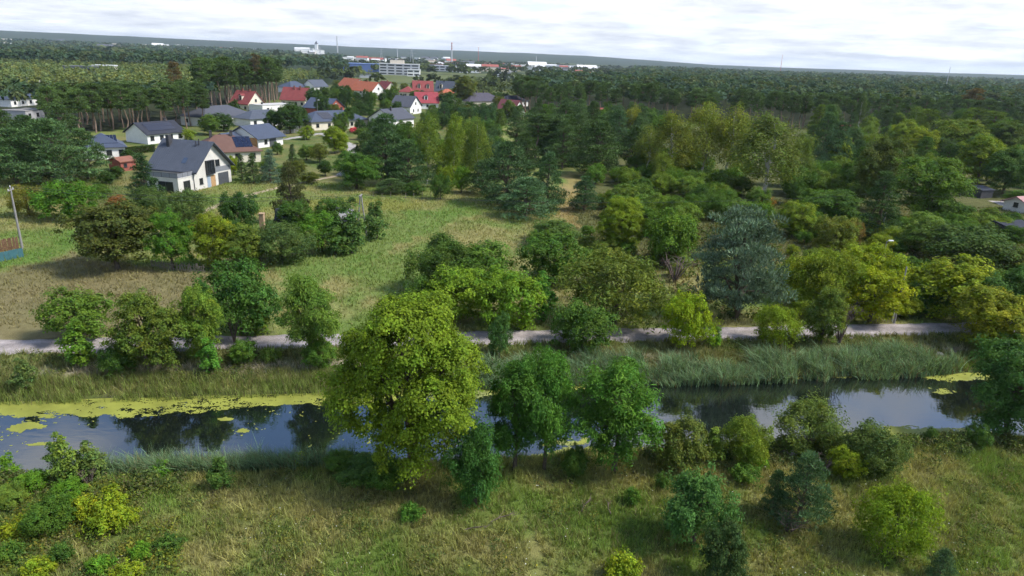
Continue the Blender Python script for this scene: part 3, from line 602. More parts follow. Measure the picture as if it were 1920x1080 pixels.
# ------------------------------------------------------------------ plants, one by one
DK = (.047, .08, .024); MD = (.06, .10, .025); BR = (.075, .135, .022); YG = (.135, .155, .018); YY = (.15, .155, .018); OL = (.075, .085, .028); SG = (.065, .09, .045); BP = (.072, .095, .105); DP = (.042, .064, .036); RB = (.16, .07, .04); LT = (.10, .13, .035)
PLANTS = [
 # near side of the canal
 ('maple', 772, 900, 552, 270, 'huge round yellow-green maple standing at the near canal edge', (.10, .13, .018)),
 ('ashbush', 890, 948, 788, 112, 'low dark green ash bush in front of the big maple', (.04, .085, .03)),
 ('ash', 964, 882, 670, 118, 'green ash with slender stem just right of the big maple', (.048, .098, .028)),
 ('ash', 1020, 880, 658, 104, 'ash with thick pale leaning trunk, second right of the big maple', (.055, .11, .028)),
 ('ash', 1150, 886, 682, 150, 'wide ash with light green top, third right of the big maple', (.06, .115, .028)),
 ('shrub', 1268, 882, 782, 104, 'dense olive shrub right of the three ash trees at the canal', OL),
 ('soft', 1512, 850, 757, 122, 'pale grey-green willow shrub overhanging the water on the right', (.085, .105, .04)),
 ('soft', 1628, 885, 795, 125, 'grey-green willow shrub with yellow-green skirt near the right bank', (.07, .09, .04)),
 ('shrub', 1580, 893, 838, 72, 'low yellow-green shrub at the foot of the grey-green willow', YG),
 ('bushpine', 1497, 985, 850, 108, 'compact blue-green young pine in the right foreground meadow', (.05, .08, .058)),
 ('bushpine', 1448, 962, 882, 50, 'small narrow pine leaning against the compact foreground pine', (.045, .075, .05)),
 ('ashbush', 1300, 1020, 878, 140, 'bushy young ash standing alone in the foreground meadow', (.055, .105, .045)),
 ('shrub', 1352, 1100, 985, 92, 'dark grey-green bush cut by the bottom edge of the picture', (.035, .055, .03)),
 ('soft', 1665, 1040, 912, 130, 'feathery yellow-green bush in the right foreground meadow', (.115, .15, .02)),
 ('bushpine', 1757, 1092, 1030, 52, 'small pine seedling at the bottom edge on the right', (.05, .08, .06)),
 ('shrub', 1076, 898, 838, 48, 'small dark bush between the ash trunks', DK),
 ('weed', 1241, 918, 888, 30, 'tiny dark bush left of the foreground ash', DK),
 ('weed', 1185, 945, 915, 34, 'small green leafy plant in the meadow below the ash trees', MD),
 ('soft', 1398, 872, 783, 92, 'tall light green weedy bush on the bank right of the olive shrub', (.11, .135, .03)),
 ('sapling', 1332, 868, 800, 46, 'bright green sapling beside the olive shrub at the water', LT),
 ('weed', 1420, 878, 845, 40, 'bright leafy plant in front of the tall weedy bush', BR),
 ('weed', 1510, 858, 842, 44, 'bright yellow-green low plant behind the compact pine', YG),
 ('shrub', 1742, 832, 800, 24, 'small dark upright bush at the right water edge', DK),
 ('ash', 1890, 822, 642, 168, 'large dark ash leaning over the water at the right picture edge', (.045, .085, .035)),
 ('shrub', 1828, 838, 795, 48, 'dark bush under the large ash at the right edge', DK),
 ('weed', 770, 975, 943, 48, 'dark green weed clump in the meadow below the maple', (.05, .10, .025)),
 ('weed', 1168, 1090, 1040, 74, 'yellow-green leafy weed at the bottom edge', YG),
 ('weed', 1395, 900, 870, 60, 'low green weed patch between foreground ash and bank', MD),
 ('shrub', 690, 895, 862, 120, 'low dark undergrowth bush in the shade left of the maple trunk', DK),
 ('shrub', 725, 915, 872, 70, 'dark green undergrowth at the foot of the maple', MD),
 ('sapling', 108, 880, 828, 34, 'slim grey-green sapling at the lower left water edge', (.075, .11, .04)),
 ('sapling', 130, 915, 812, 52, 'tall pale green sapling in the left bank thicket', (.095, .13, .04)),
 ('sapling', 175, 905, 830, 48, 'grey-green sapling right of the tallest left bank sapling', (.085, .11, .045)),
 ('sapling', 22, 905, 852, 42, 'short sapling at the left picture edge by the water', BR),
 ('shrub', 60, 925, 885, 60, 'bright green bush in the lower left bank thicket', BR),
 ('shrub', 20, 950, 912, 62, 'light green bush at the left edge above the meadow', LT),
 ('shrub', 135, 945, 902, 56, 'fresh green bush under the tallest left bank sapling', BR),
 ('shrub', 98, 998, 938, 88, 'rounded dark green bush in the lower left meadow', (.05, .085, .02)),
 ('weed', 165, 975, 930, 55, 'yellow goldenrod clump beside the rounded dark bush', YY),
 ('sapling', 215, 960, 910, 40, 'yellow-green sumac sapling in the lower left meadow', YG),
 ('weed', 205, 995, 945, 80, 'bright yellow-green sumac bush in the lower left meadow', YG),
 ('weed', 235, 985, 955, 50, 'small yellow-green plant right of the sumac bush', YG),
 ('weed', 30, 1010, 975, 60, 'yellowish herb patch at the left edge of the meadow', YY),
 ('weed', 265, 1048, 1018, 40, 'small round fresh green weed at lower left', BR),
 ('weed', 316, 1032, 1008, 58, 'flat dark green weed right of the small round weed', DK),
 ('weed', 118, 1055, 1020, 46, 'dark green weed below the rounded dark bush', DK),
 ('weed', 20, 1050, 1015, 50, 'green weed at the lower left corner', MD),
 ('weed', 190, 1075, 1045, 50, 'green weed tuft near the bottom edge at lower left', BR),
 ('weed', 245, 1085, 1058, 60, 'yellow-green weed tuft cut by the bottom edge at lower left', YG),
 ('weed', 75, 1080, 1050, 60, 'yellow-green weed tuft in the bottom left corner', YG),
 ('sapling', 415, 920, 858, 46, 'narrow dark sapling at the edge of the near reeds', (.05, .085, .03)),
 ('weed', 300, 895, 868, 48, 'green leafy plant in front of the near reeds', BR),
 ('weed', 565, 880, 850, 40, 'yellow-green plant at the right end of the near reeds', YG),
 ('shrub', 640, 880, 845, 60, 'low green bush between the near reeds and the maple', MD),
 # the bank between canal and track
 ('sapling', 150, 684, 598, 54, 'bright green young maple on the bank in front of the track', (.075, .125, .025)),
 ('broad', 280, 694, 550, 128, 'olive-green tree on the bank with crown across the track', (.075, .095, .025)),
 ('shrub', 225, 700, 645, 74, 'dark bush at the foot of the olive-green bank tree', DK),
 ('broad', 378, 676, 540, 90, 'light green tree on the bank right of the olive one', (.09, .125, .028)),
 ('sapling', 394, 700, 632, 46, 'narrow bright green sapling below the light green bank tree', (.06, .13, .03)),
 ('bare', 440, 645, 562, 56, 'bare pale dead shrub beside the gravel track', (.2, .2, .2)),
 ('shrub', 456, 682, 638, 52, 'low green bush on the bank below the dead shrub', MD),
 ('weed', 508, 678, 650, 42, 'leafy yellow-green plant on the bank', LT),
 ('ash', 584, 680, 518, 108, 'airy light green ash on the bank left of the big maple', (.085, .125, .035)),
 ('shrub', 600, 690, 640, 66, 'dark green bush under the airy ash on the bank', MD),
 ('shrub', 936, 672, 586, 46, 'columnar dark bush right of the big maple by the track', (.045, .085, .035)),
 ('shrub', 1090, 662, 566, 120, 'round mid-green bush on the track edge above the reed bed', (.055, .09, .025)),
 ('shrub', 1286, 652, 552, 94, 'vivid yellow-green bush on the near edge of the track', (.14, .17, .015)),
 ('soft', 1450, 650, 570, 86, 'loose yellow-green bush on the near track edge', (.12, .15, .022)),
 ('broad', 1538, 648, 538, 74, 'thin olive tree on the track edge with bare twigs beside', (.085, .105, .03)),
 ('bare', 1572, 648, 572, 72, 'leafless brown shrub on the track edge', None),
 ('sapling', 1341, 648, 612, 26, 'tiny green sapling on the near track edge', BR),
 ('broad', 1845, 652, 540, 136, 'golden-green broad bush at the right end of the track', (.135, .135, .02)),
 ('sapling', 50, 728, 672, 44, 'grey-green willow sapling on the bank at far left', SG),
 ('shrub', 1895, 700, 630, 70, 'green bush behind the right edge ash', MD),
 # beyond the track
 ('shrub', 150, 632, 538, 122, 'round green bush alone behind the track at left', (.07, .105, .025)),
 ('shrub', 455, 626, 488, 152, 'big dense dark green bush behind the track', (.042, .08, .025)),
 ('sapling', 490, 628, 570, 40, 'light yellow-green sapling in front of the big dark bush', LT),
 ('shrub', 850, 602, 502, 132, 'bright green bush behind the maple, left of three', (.095, .135, .02)),
 ('shrub', 950, 614, 508, 142, 'bright green bush behind the track, middle of three', (.09, .135, .02)),
 ('sapling', 1016, 604, 510, 52, 'slim fresh green bush, rightmost of the three bright ones', (.06, .13, .035)),
 ('soft', 828, 548, 446, 132, 'grey-green thorn bush behind the three bright bushes', (.055, .085, .03)),
 ('shrub', 905, 540, 455, 125, 'darker green bush beside the grey-green thorn', (.06, .10, .025)),
 ('shrub', 800, 590, 520, 80, 'dark low bush left of the three bright bushes', DK),
 ('shrub', 1038, 532, 438, 132, 'dome-shaped dark green bush in the middle of the field', (.05, .085, .022)),
 ('soft', 1152, 606, 472, 186, 'wide soft olive thorn bush behind the track', (.08, .095, .03)),
 ('bare', 1100, 565, 520, 90, 'brown leafless undergrowth left of the soft olive bush', None),
 ('oldpine', 1378, 598, 392, 178, 'large blue-grey pine with spreading boughs behind the track', BP),
 ('maple', 1160, 478, 373, 92, 'bright yellow-green young maple left of the round bush', (.115, .14, .02)),
 ('shrub', 1252, 495, 393, 102, 'rounded mid-green bush left of the blue-grey pine', (.07, .11, .025)),
 ('bare', 1265, 530, 485, 100, 'brown leafless scrub below the rounded bush', None),
 ('shrub', 1036, 455, 412, 104, 'low dark green bush behind the dome-shaped bush', (.06, .09, .03)),
 ('soft', 1512, 568, 468, 114, 'yellow-green bush right of the blue-grey pine', (.13, .15, .025)),
 ('soft', 1560, 588, 478, 116, 'olive-yellow bush in the right orchard front row', (.11, .13, .025)),
 ('shrub', 1620, 560, 460, 136, 'tall golden-green bush in the right orchard', (.14, .155, .015)),
 ('shrub', 1630, 604, 508, 112, 'gold-yellow bush by the track below the tall golden one', (.155, .16, .012)),
 ('bare', 1590, 606, 555, 70, 'rusty dry shrub under the golden bushes', None),
 ('shrub', 1562, 470, 405, 72, 'grey-yellow bush behind the orchard front row', (.11, .115, .035)),
 ('shrub', 1790, 595, 485, 160, 'broad yellow-green bush right of the utility pole', (.135, .15, .018)),
 ('shrub', 1735, 590, 530, 80, 'dark green bush behind the utility pole', DK),
 ('shrub', 1815, 510, 425, 170, 'wide dark apple tree in the right garden', (.045, .065, .025)),
 ('broad', 1895, 625, 500, 120, 'dark green tree at the right edge above the track', (.045, .085, .032)),
 ('broad', 1900, 520, 470, 80, 'grey-olive tree at the right picture edge behind', OL),
 ('broad', 1730, 478, 402, 86, 'pale sage-green fruit tree left of the apple tree', (.09, .125, .04)),
 ('shrub', 1845, 440, 400, 70, 'green garden bush in front of the dark shed', LT),
 ('shrub', 1905, 385, 355, 50, 'small green bush near the pink-roofed cottage', MD),
 # left fields
 ('broad', 222, 505, 378, 152, 'big olive-brown tree at the left end of the garden thicket', (.06, .065, .026)),
 ('broad', 326, 505, 396, 84, 'fresh green tree second from the left in the thicket', (.06, .115, .022)),
 ('broad', 402, 502, 402, 84, 'yellow-green tree in the middle of the garden thicket', (.12, .135, .02)),
 ('broad', 455, 502, 420, 88, 'olive-green tree right of the yellow-green one in the thicket', (.08, .10, .028)),
 ('soft', 530, 492, 415, 120, 'grey-sage bush in the garden thicket below the hut', SG),
 ('shrub', 605, 474, 398, 84, 'fresh green bush at the right of the garden thicket', (.07, .125, .025)),
 ('sapling', 660, 475, 372, 50, 'feathery tall willow bush by the A-frame pole', (.06, .095, .04)),
 ('sapling', 705, 450, 378, 50, 'feathery willow bush right of the A-frame pole', (.055, .09, .04)),
 ('sapling', 630, 478, 405, 48, 'feathery low willow bush left of the A-frame pole', (.06, .095, .04)),
 ('shrub', 620, 420, 372, 70, 'dark green bush behind the A-frame pole', DK),
 ('shrub', 450, 440, 360, 74, 'dark green dense bush behind the garden thicket', (.035, .065, .025)),
 ('soft', 345, 420, 355, 92, 'grey-green shrub in front of the white new house', SG),
 ('soft', 290, 400, 350, 60, 'sage shrub at the foot of the dark spruce', SG),
 ('shrub', 222, 394, 366, 40, 'small reddish-brown bush beside the dark spruce', RB),
 ('shrub', 132, 412, 338, 106, 'dense bright-topped bush at left below the pines', (.055, .105, .02)),
 ('soft', 55, 405, 345, 66, 'yellow-brown bush at left below the pines', (.12, .105, .035)),
 ('spruce', 275, 386, 288, 66, 'dark spruce in front of the new house corner', (.028, .05, .032)),
 ('bushpine', 548, 420, 303, 64, 'ragged half-dead pine beside the field path', (.055, .055, .035)),
 ('shrub', 560, 432, 375, 70, 'dark bush at the foot of the ragged pine', DK),
 ('spruce', 508, 342, 280, 44, 'blue spruce in the garden behind the new house', (.075, .105, .12)),
 ('spruce', 476, 344, 288, 30, 'dark slim conifer left of the blue spruce', DP),
 ('spruce', 455, 338, 290, 26, 'dark slim conifer nearest the garage of the new house', DP),
 ('shrub', 438, 328, 292, 26, 'yellow garden cypress by the garage of the new house', YG),
 ('spruce', 550, 315, 270, 22, 'slim dark conifer by the village lane', DP),
 ('shrub', 520, 290, 265, 22, 'round clipped bush by the blue-roofed house', DK),
 # pines at left
 ('bushpine', 105, 345, 222, 150, 'big blue-green pine at the left, tallest of the cluster', (.05, .08, .052)),
 ('bushpine', 35, 345, 240, 120, 'wide pine at the left picture edge', (.045, .075, .048)),
 ('bushpine', 165, 335, 240, 80, 'pine at the right of the left cluster beside the bungalow', (.05, .078, .048)),
 ('bushpine', 60, 310, 215, 90, 'darker pine rising behind the left pine cluster', (.035, .058, .036)),
 ('bushpine', 12, 290, 206, 80, 'dark tall pine at the left picture edge behind the cluster', DP),
 ('bushpine', 120, 280, 195, 80, 'dark pine behind the left pine cluster near the bungalow', DP),
 # centre pines and birches
 ('bushpine', 985, 408, 332, 118, 'bushy blue-green pine standing out in front of the centre grove', (.055, .09, .068)),
 ('bushpine', 950, 385, 265, 120, 'tall dark pine in the centre grove behind the bushy one', (.04, .065, .045)),
 ('bushpine', 1025, 395, 285, 70, 'narrow pine at the right end of the centre grove', (.045, .075, .05)),
 ('bushpine', 905, 365, 300, 70, 'dark low pine at the left of the centre grove', DP),
 ('bushpine', 725, 345, 213, 92, 'pine with bare stem at the left of the centre grove', (.042, .07, .045)),
 ('bushpine', 765, 350, 262, 84, 'bushy pine beside the bare-stemmed one', (.045, .075, .045)),
 ('bushpine', 690, 330, 245, 70, 'dark pine behind the green round tree', DP),
 ('birch', 800, 345, 212, 62, 'slender birch with white trunk, left of three in the centre grove', (.10, .125, .035)),
 ('birch', 852, 345, 213, 52, 'slender birch, middle of three in the centre grove', (.11, .135, .03)),
 ('birch', 893, 345, 220, 54, 'slender birch, right of three in the centre grove', (.10, .12, .035)),
 ('broad', 668, 354, 284, 80, 'round dark green tree at the edge of the field path', (.045, .085, .022)),
 ('shrub', 826, 374, 326, 40, 'round dark bush under the birches', DK),
 ('shrub', 865, 362, 312, 34, 'bright green bush under the birches', (.07, .115, .02)),
 ('shrub', 840, 352, 310, 40, 'yellow-green bush between the birch trunks', (.11, .135, .02)),
 ('bushpine', 735, 362, 335, 70, 'low dark juniper-like pine at the field edge', DP),
 ('shrub', 780, 365, 340, 40, 'dark low bush at the field edge below the bushy pine', DK),
 ('bushpine', 1095, 395, 330, 60, 'bushy pine right of the sandy clearing', (.04, .07, .048)),
 ('bushpine', 1120, 330, 225, 110, 'dark spreading pine behind the sandy clearing', DP),
 ('bushpine', 1190, 315, 235, 80, 'dark pine in front of the birches on the right', DP),
 ('bushpine', 1060, 310, 215, 80, 'dark pine left of the spreading one behind the clearing', DP),
 ('bushpine', 1155, 290, 205, 60, 'blue-green pine top rising beside the small red roof', (.045, .075, .055)),
 ('birch', 1180, 270, 195, 46, 'yellow-green birch left of the tall birch stand', (.13, .125, .03)),
 ('birch', 1255, 345, 210, 84, 'olive birch at the left of the tall birch stand', (.10, .105, .03)),
 ('birch', 1310, 340, 192, 92, 'tall pale olive birch in the birch stand', (.125, .13, .035)),
 ('birch', 1365, 345, 196, 84, 'tall pale birch with white stem in the birch stand', (.125, .13, .035)),
 ('birch', 1430, 375, 213, 132, 'large weeping birch at the right of the birch stand', (.085, .10, .035)),
 ('birch', 1490, 350, 250, 60, 'small birch right of the weeping birch', (.09, .11, .035)),
 ('birch', 1215, 330, 235, 60, 'young olive birch left of the birch stand', (.10, .11, .03)),
 ('birch', 1240, 350, 285, 46, 'bright young birch in front of the birch stand', (.12, .14, .035)),
 # right woods
 ('spruce', 1640, 448, 322, 90, 'dark spruce behind the street lamp', (.035, .058, .03)),
 ('broad', 1640, 395, 252, 90, 'tall dusky poplar in the right middle ground', (.06, .07, .028)),
 ('broad', 1733, 418, 296, 132, 'large green linden in the right middle ground', (.065, .10, .025)),
 ('broad', 1760, 470, 410, 66, 'dark bush tree beneath the large linden', DK),
 ('broad', 1560, 420, 358, 96, 'dark green bush tree left of the spruce', (.05, .085, .025)),
 ('broad', 1598, 462, 412, 34, 'russet dry bush beside the spruce', (.12, .075, .035)),
 ('broad', 1485, 445, 378, 70, 'yellow-green bush tree behind the blue-grey pine', (.12, .145, .025)),
 ('shrub', 1437, 390, 370, 34, 'small rust-coloured bush near the white railing', (.20, .09, .035)),
 ('broad', 1530, 400, 355, 70, 'green bush near the white railing', MD),
 ('broad', 1830, 345, 255, 90, 'rounded yellow-green tree in the right woods', (.10, .125, .02)),
 ('broad', 1880, 365, 275, 90, 'dark green tree at the right edge of the woods', (.04, .07, .025)),
 ('broad', 1790, 300, 225, 100, 'olive crown above the linden in the right woods', (.085, .105, .022)),
 ('broad', 1720, 305, 240, 66, 'golden-green crown left of the olive crown', (.13, .145, .02)),
 ('broad', 1690, 290, 225, 60, 'yellow-green crown beside the tiny red-roofed cottage', (.11, .135, .02)),
 ('broad', 1880, 300, 225, 80, 'dark oak crown at the right edge below the forest', (.055, .075, .022)),
 ('bushpine', 1560, 330, 228, 70, 'blue-green pine left of the tiny red-roofed cottage', (.05, .08, .06)),
 ('bushpine', 1540, 310, 210, 60, 'grey-green pine behind the weeping birch', (.05, .08, .055)),
 ('bushpine', 1600, 330, 262, 60, 'dark pine in front of the tiny red-roofed cottage', (.045, .07, .05)),
]
for kd, px, py, top, wp, lab, sh in PLANTS:
    tree(kd, px, py, top, wp, lab, sh)

# scrub and wood that is too even to tell apart: still one object each, in groups
r = np.random.default_rng(201)
def scatter(poly_px, n, mind, seed, world=False):
    q = poly_px if world else [P(*p)[:2] for p in poly_px]; rr_ = np.random.default_rng(seed); x0, x1 = min(a[0] for a in q), max(a[0] for a in q); y0, y1 = min(a[1] for a in q), max(a[1] for a in q); out = []
    for _ in range(n * 60):
        a, b2 = rr_.uniform(x0, x1), rr_.uniform(y0, y1)
        if inpoly(np.array([a]), np.array([b2]), q)[0] and all((a - c) ** 2 + (b2 - d) ** 2 > mind ** 2 for c, d in out): out.append((a, b2))
        if len(out) >= n: break
    return out
import re
_used = set()
def short(lab): return ' '.join(re.split(r' (?:left|right|behind|in|among|near|at|amid|below|beside|half|by|peeking|hidden|on|under|with|beyond|standing|just|above|between|rising|second|third|cut|overhanging|leaning|of|before|from|right,) ', lab.replace(',', ' '))[0].split()[:7])
def near_label(adj, noun, x, y, anchors):
    for c in sorted(anchors, key=lambda q: (q[1] - x) ** 2 + (q[2] - y) ** 2)[:14]:
        a, b2 = proj((x, y, 0)), proj((c[1], c[2], 0)); dx, dy = a[0] - b2[0], a[1] - b2[1]
        rel = ('left of' if dx < 0 else 'right of') if abs(dx) > 2.2 * abs(dy) else ('in front of' if dy > 0 else 'behind'); lab = f'{adj} {noun} {rel} the {short(c[0])}'
        if lab not in _used: break
    else:
        cs = sorted(anchors, key=lambda q: (q[1] - x) ** 2 + (q[2] - y) ** 2)[:8]
        for i in range(8):
            for j in range(i):
                l2 = f'{adj} {noun} between the {short(cs[j][0])} and the {short(cs[i][0])}'
                if l2 not in _used and lab in _used and len(l2.split()) <= 16: lab = l2
    _used.add(lab); return lab
def shade_word(s):
    R_, G_, B_ = s
    return 'blue-green' if B_ > .6 * G_ else ('yellow-green' if G_ > .1 else 'olive') if R_ > .83 * G_ else 'light green' if G_ > .1 else 'dark green' if G_ < .078 else 'mid-green'
NOUN = dict(shrub='bush', soft='thorn bush', broad='leafy tree', bushpine='pine', tallpine='tall pine', birch='birch')
def group_of(poly, n, mind, seed, keys, hs, ws, shades, label, group):
    rr_ = np.random.default_rng(seed + 1)
    for a, b2 in scatter(poly, n, mind, seed):
        k = keys[rr_.integers(len(keys))]; h = rr_.uniform(*hs); s0 = shades[rr_.integers(len(shades))]; sh = np.array(s0) * rr_.uniform(.85, 1.15)
        plant_at(k, a, b2, float(height(a, b2)), h, h * rr_.uniform(*ws), tuple(sh), near_label(shade_word(s0), NOUN[k], a, b2, ANCH), group)
group_of([(1085, 430), (1075, 400), (1100, 345), (1200, 340), (1330, 350), (1420, 385), (1440, 430), (1300, 440), (1200, 420)], 34, 3.2, 301, ['shrub', 'shrub', 'soft'], (3.2, 5.2), (1.0, 1.35), [MD, (.07, .105, .028), (.055, .09, .03), (.09, .12, .03)], 'green bush in the dense scrub left of the weeping birch', 'dense scrub behind the round bush')
group_of([(1180, 330), (1240, 300), (1400, 330), (1420, 375), (1250, 350)], 22, 3.5, 305, ['shrub', 'soft'], (3.5, 5.5), (.9, 1.2), [MD, DK, (.055, .085, .025)], 'dark green bush at the foot of the birch stand', 'undergrowth below the birches')
group_of([(1470, 450), (1500, 400), (1700, 420), (1700, 500), (1560, 480)], 10, 4, 309, ['shrub', 'soft'], (2.2, 3.8), (1.0, 1.4), [(.10, .125, .03), MD, (.11, .11, .035)], 'low mixed bush in the overgrown orchard behind the golden bushes', 'overgrown orchard bushes')
group_of([(1480, 350), (1520, 270), (1700, 260), (1960, 270), (1980, 370), (1780, 360), (1600, 370)], 60, 5, 313, ['broad', 'broad', 'bushpine', 'birch'], (7, 11), (.6, .85), [MD, DK, (.08, .105, .025), (.05, .075, .04), (.10, .12, .025)], 'mixed tree in the wood on the right middle ground', 'mixed wood on the right')
group_of([(1500, 262), (1560, 245), (1960, 248), (1980, 275), (1700, 262)], 46, 6.5, 317, ['broad', 'tallpine', 'birch', 'bushpine'], (9, 14), (.5, .65), [DK, (.075, .10, .025), (.05, .075, .05), (.045, .065, .035)], 'tree in the mixed belt before the right pine forest', 'mixed belt before the right forest')
group_of([(900, 330), (1000, 240), (1200, 240), (1200, 290), (1060, 330), (1000, 300)], 34, 4.5, 321, ['bushpine', 'tallpine', 'bushpine'], (9, 13), (.5, .65), [DP, (.05, .075, .045), (.055, .082, .048)], 'dark pine in the centre grove behind the birches', 'centre pine grove')
group_of([(1075, 525), (1095, 440), (1290, 425), (1290, 560), (1190, 470), (1120, 560)], 16, 2.2, 351, ['shrub', 'soft'], (1.5, 3.0), (1.1, 1.5), [MD, LT, (.10, .115, .03)], '', 'low bushes between the round bushes')
group_of([(1450, 596), (1462, 430), (1560, 425), (1700, 430), (1720, 520), (1900, 530), (1900, 600)], 46, 2.6, 355, ['shrub', 'soft', 'shrub'], (1.6, 3.4), (1.05, 1.5), [MD, LT, (.12, .14, .025), (.13, .145, .02), DK], '', 'bushes filling the right orchard')
group_of([(1700, 470), (1740, 400), (1900, 410), (1900, 470)], 14, 3, 359, ['shrub', 'broad'], (2.2, 4), (1.0, 1.3), [MD, LT, DK], '', 'bushes of the right garden')
group_of([(690, 318), (700, 275), (780, 258), (900, 258), (945, 300), (915, 340), (800, 338), (760, 320)], 26, 4, 365, ['bushpine', 'broad', 'bushpine', 'shrub'], (5, 9), (.62, .85), [DP, (.04, .065, .045), DK, MD], '', 'trees filling the centre grove')
group_of([(955, 335), (985, 262), (1060, 262), (1045, 322)], 12, 4.5, 341, ['bushpine', 'broad', 'bushpine'], (6, 10), (.6, .8), [DP, (.04, .065, .045), DK], '', 'trees at the back of the centre grove')
group_of([(1465, 385), (1480, 335), (1640, 345), (1640, 390)], 18, 4, 345, ['broad', 'shrub'], (4, 7), (.8, 1.1), [DK, MD, (.08, .105, .028)], '', 'trees behind the white railing')
group_of([(1000, 262), (1000, 225), (1230, 228), (1260, 262), (1120, 275)], 30, 5, 333, ['broad', 'bushpine', 'birch'], (6, 10), (.6, .85), [DK, MD, (.085, .105, .03), (.045, .07, .045)], 'bushy tree between the centre grove and the right forest', 'belt before the right forest')
group_of([(780, 245), (860, 222), (990, 235), (990, 260), (860, 268)], 16, 5, 325, ['bushpine', 'broad'], (7, 10.5), (.6, .8), [DP, (.04, .07, .045), (.06, .085, .03)], 'pine or tree hiding the roofs right of the village', 'trees before the right village roofs')
# garden trees between the village houses
GARD = [(420, 246, 212, 42, 'dark'), (545, 250, 193, 52, 'dark'), (515, 248, 205, 40, 'dark'), (562, 245, 198, 40, 'dark'), (605, 225, 178, 30, 'dark'), (590, 205, 165, 34, 'dark'), (640, 258, 210, 34, 'mid'), (628, 288, 236, 46, 'yg'), (575, 262, 235, 30, 'yg'), (655, 240, 200, 24, 'dark'), (650, 208, 160, 28, 'dark'), (632, 200, 165, 30, 'mid'),
        (690, 215, 168, 24, 'dark'), (738, 205, 160, 26, 'mid'), (710, 240, 205, 40, 'dark'), (725, 215, 185, 30, 'mid'), (745, 230, 190, 22, 'dark'), (845, 232, 195, 50, 'dark'), (838, 205, 172, 34, 'dark'), (870, 200, 142, 44, 'olive'), (905, 232, 195, 46, 'dark'), (862, 190, 165, 22, 'red'), (395, 245, 226, 24, 'mid'), (500, 255, 236, 20, 'mid'), (660, 330, 296, 34, 'mid'),
        (600, 305, 270, 36, 'olive'), (575, 300, 272, 34, 'mid'), (610, 330, 300, 30, 'dark'), (560, 330, 300, 34, 'olive'), (640, 285, 262, 26, 'yg'), (680, 262, 240, 30, 'mid'), (755, 262, 232, 40, 'dark'), (440, 226, 186, 24, 'dark'), (810, 220, 196, 24, 'mid'), (885, 218, 198, 26, 'dark'), (1000, 232, 205, 36, 'dark'), (540, 225, 196, 20, 'mid'), (670, 195, 172, 20, 'dark'), (780, 190, 170, 16, 'mid'),
        (720, 270, 245, 34, 'mid'), (690, 285, 262, 30, 'olive'), (500, 320, 300, 28, 'mid'), (535, 335, 310, 40, 'mid'), (580, 345, 322, 40, 'olive'), (350, 262, 240, 34, 'yg'), (200, 345, 322, 34, 'dark'), (220, 335, 312, 30, 'dark'), (190, 370, 345, 40, 'mid'), (240, 300, 280, 24, 'dark')]
GS = dict(dark=(.032, .055, .022), mid=(.06, .09, .025), yg=(.115, .14, .02), olive=(.08, .085, .028), red=(.06, .03, .03))
GL = dict(dark='dark green garden tree among the village houses', mid='mid-green garden tree among the village houses', yg='yellow-green garden tree among the village houses', olive='olive garden tree among the village houses', red='dark red-leaved tree beside the grey-roofed village house')

# pine forest: the nearest rows tree by tree, the rest as woods
def forest_things(front_px, depth, n, seed, hs, label, group, mind=5.2, dead=0):
    pts = [P(*p)[:2] for p in front_px]; rr_ = np.random.default_rng(seed); out = []
    seg = np.concatenate([[0], np.cumsum([math.dist(pts[i], pts[i + 1]) for i in range(len(pts) - 1)])])
    for _ in range(n * 40):
        u = rr_.uniform(0, seg[-1]); a = np.interp(u, seg, [p[0] for p in pts]); b2 = np.interp(u, seg, [p[1] for p in pts]); L = math.hypot(a, b2); d = depth * rr_.uniform(0, 1) ** 1.4
        a, b2 = a + a / L * d, b2 + b2 / L * d
        if all((a - c) ** 2 + (b2 - e) ** 2 > mind ** 2 for c, e in out): out.append((a, b2))
        if len(out) >= n: break
    for a, b2 in out:
        h = rr_.uniform(*hs); sh = np.array([.048, .07, .036]) * rr_.uniform(.8, 1.25)
        plant_at('tallpine', a, b2, float(height(a, b2)), h, h * rr_.uniform(.34, .44), tuple(sh), label, group)
forest_things([(965, 203), (1050, 226), (1150, 226), (1260, 226)], 60, 40, 401, (14, 18), 'tall pine at the forest edge behind the village and birches', 'right forest edge, village side')
forest_things([(1260, 226), (1420, 242), (1560, 244), (1750, 246), (1950, 250)], 50, 76, 405, (13, 17), 'tall pine at the edge of the large forest on the right', 'right forest edge')
forest_things([(95, 260), (150, 255), (260, 246), (385, 240)], 40, 54, 409, (12, 15), 'tall pine with bare stem in the dark wood left of the village', 'left wood near rows')
forest_things([(380, 208), (440, 200), (520, 194)], 50, 34, 413, (19, 23), 'very tall pine with pale bare trunk above the red-roofed houses', 'tall pines above the red roofs', 4.2)
tree('tallpine', 335, 212, 115, 26, 'pine with dead rust-brown crown in the left forest', (.085, .058, .042)); tree('tallpine', 483, 196, 100, 24, 'thin pine with dead reddish crown above the red roof', (.08, .06, .045))
tree('tallpine', 1812, 240, 165, 34, 'rust-brown dying pine in the right forest', (.09, .06, .035))
tree('birch', 1608, 246, 172, 20, 'lone pale-trunked birch before the right pine forest', (.06, .08, .04))

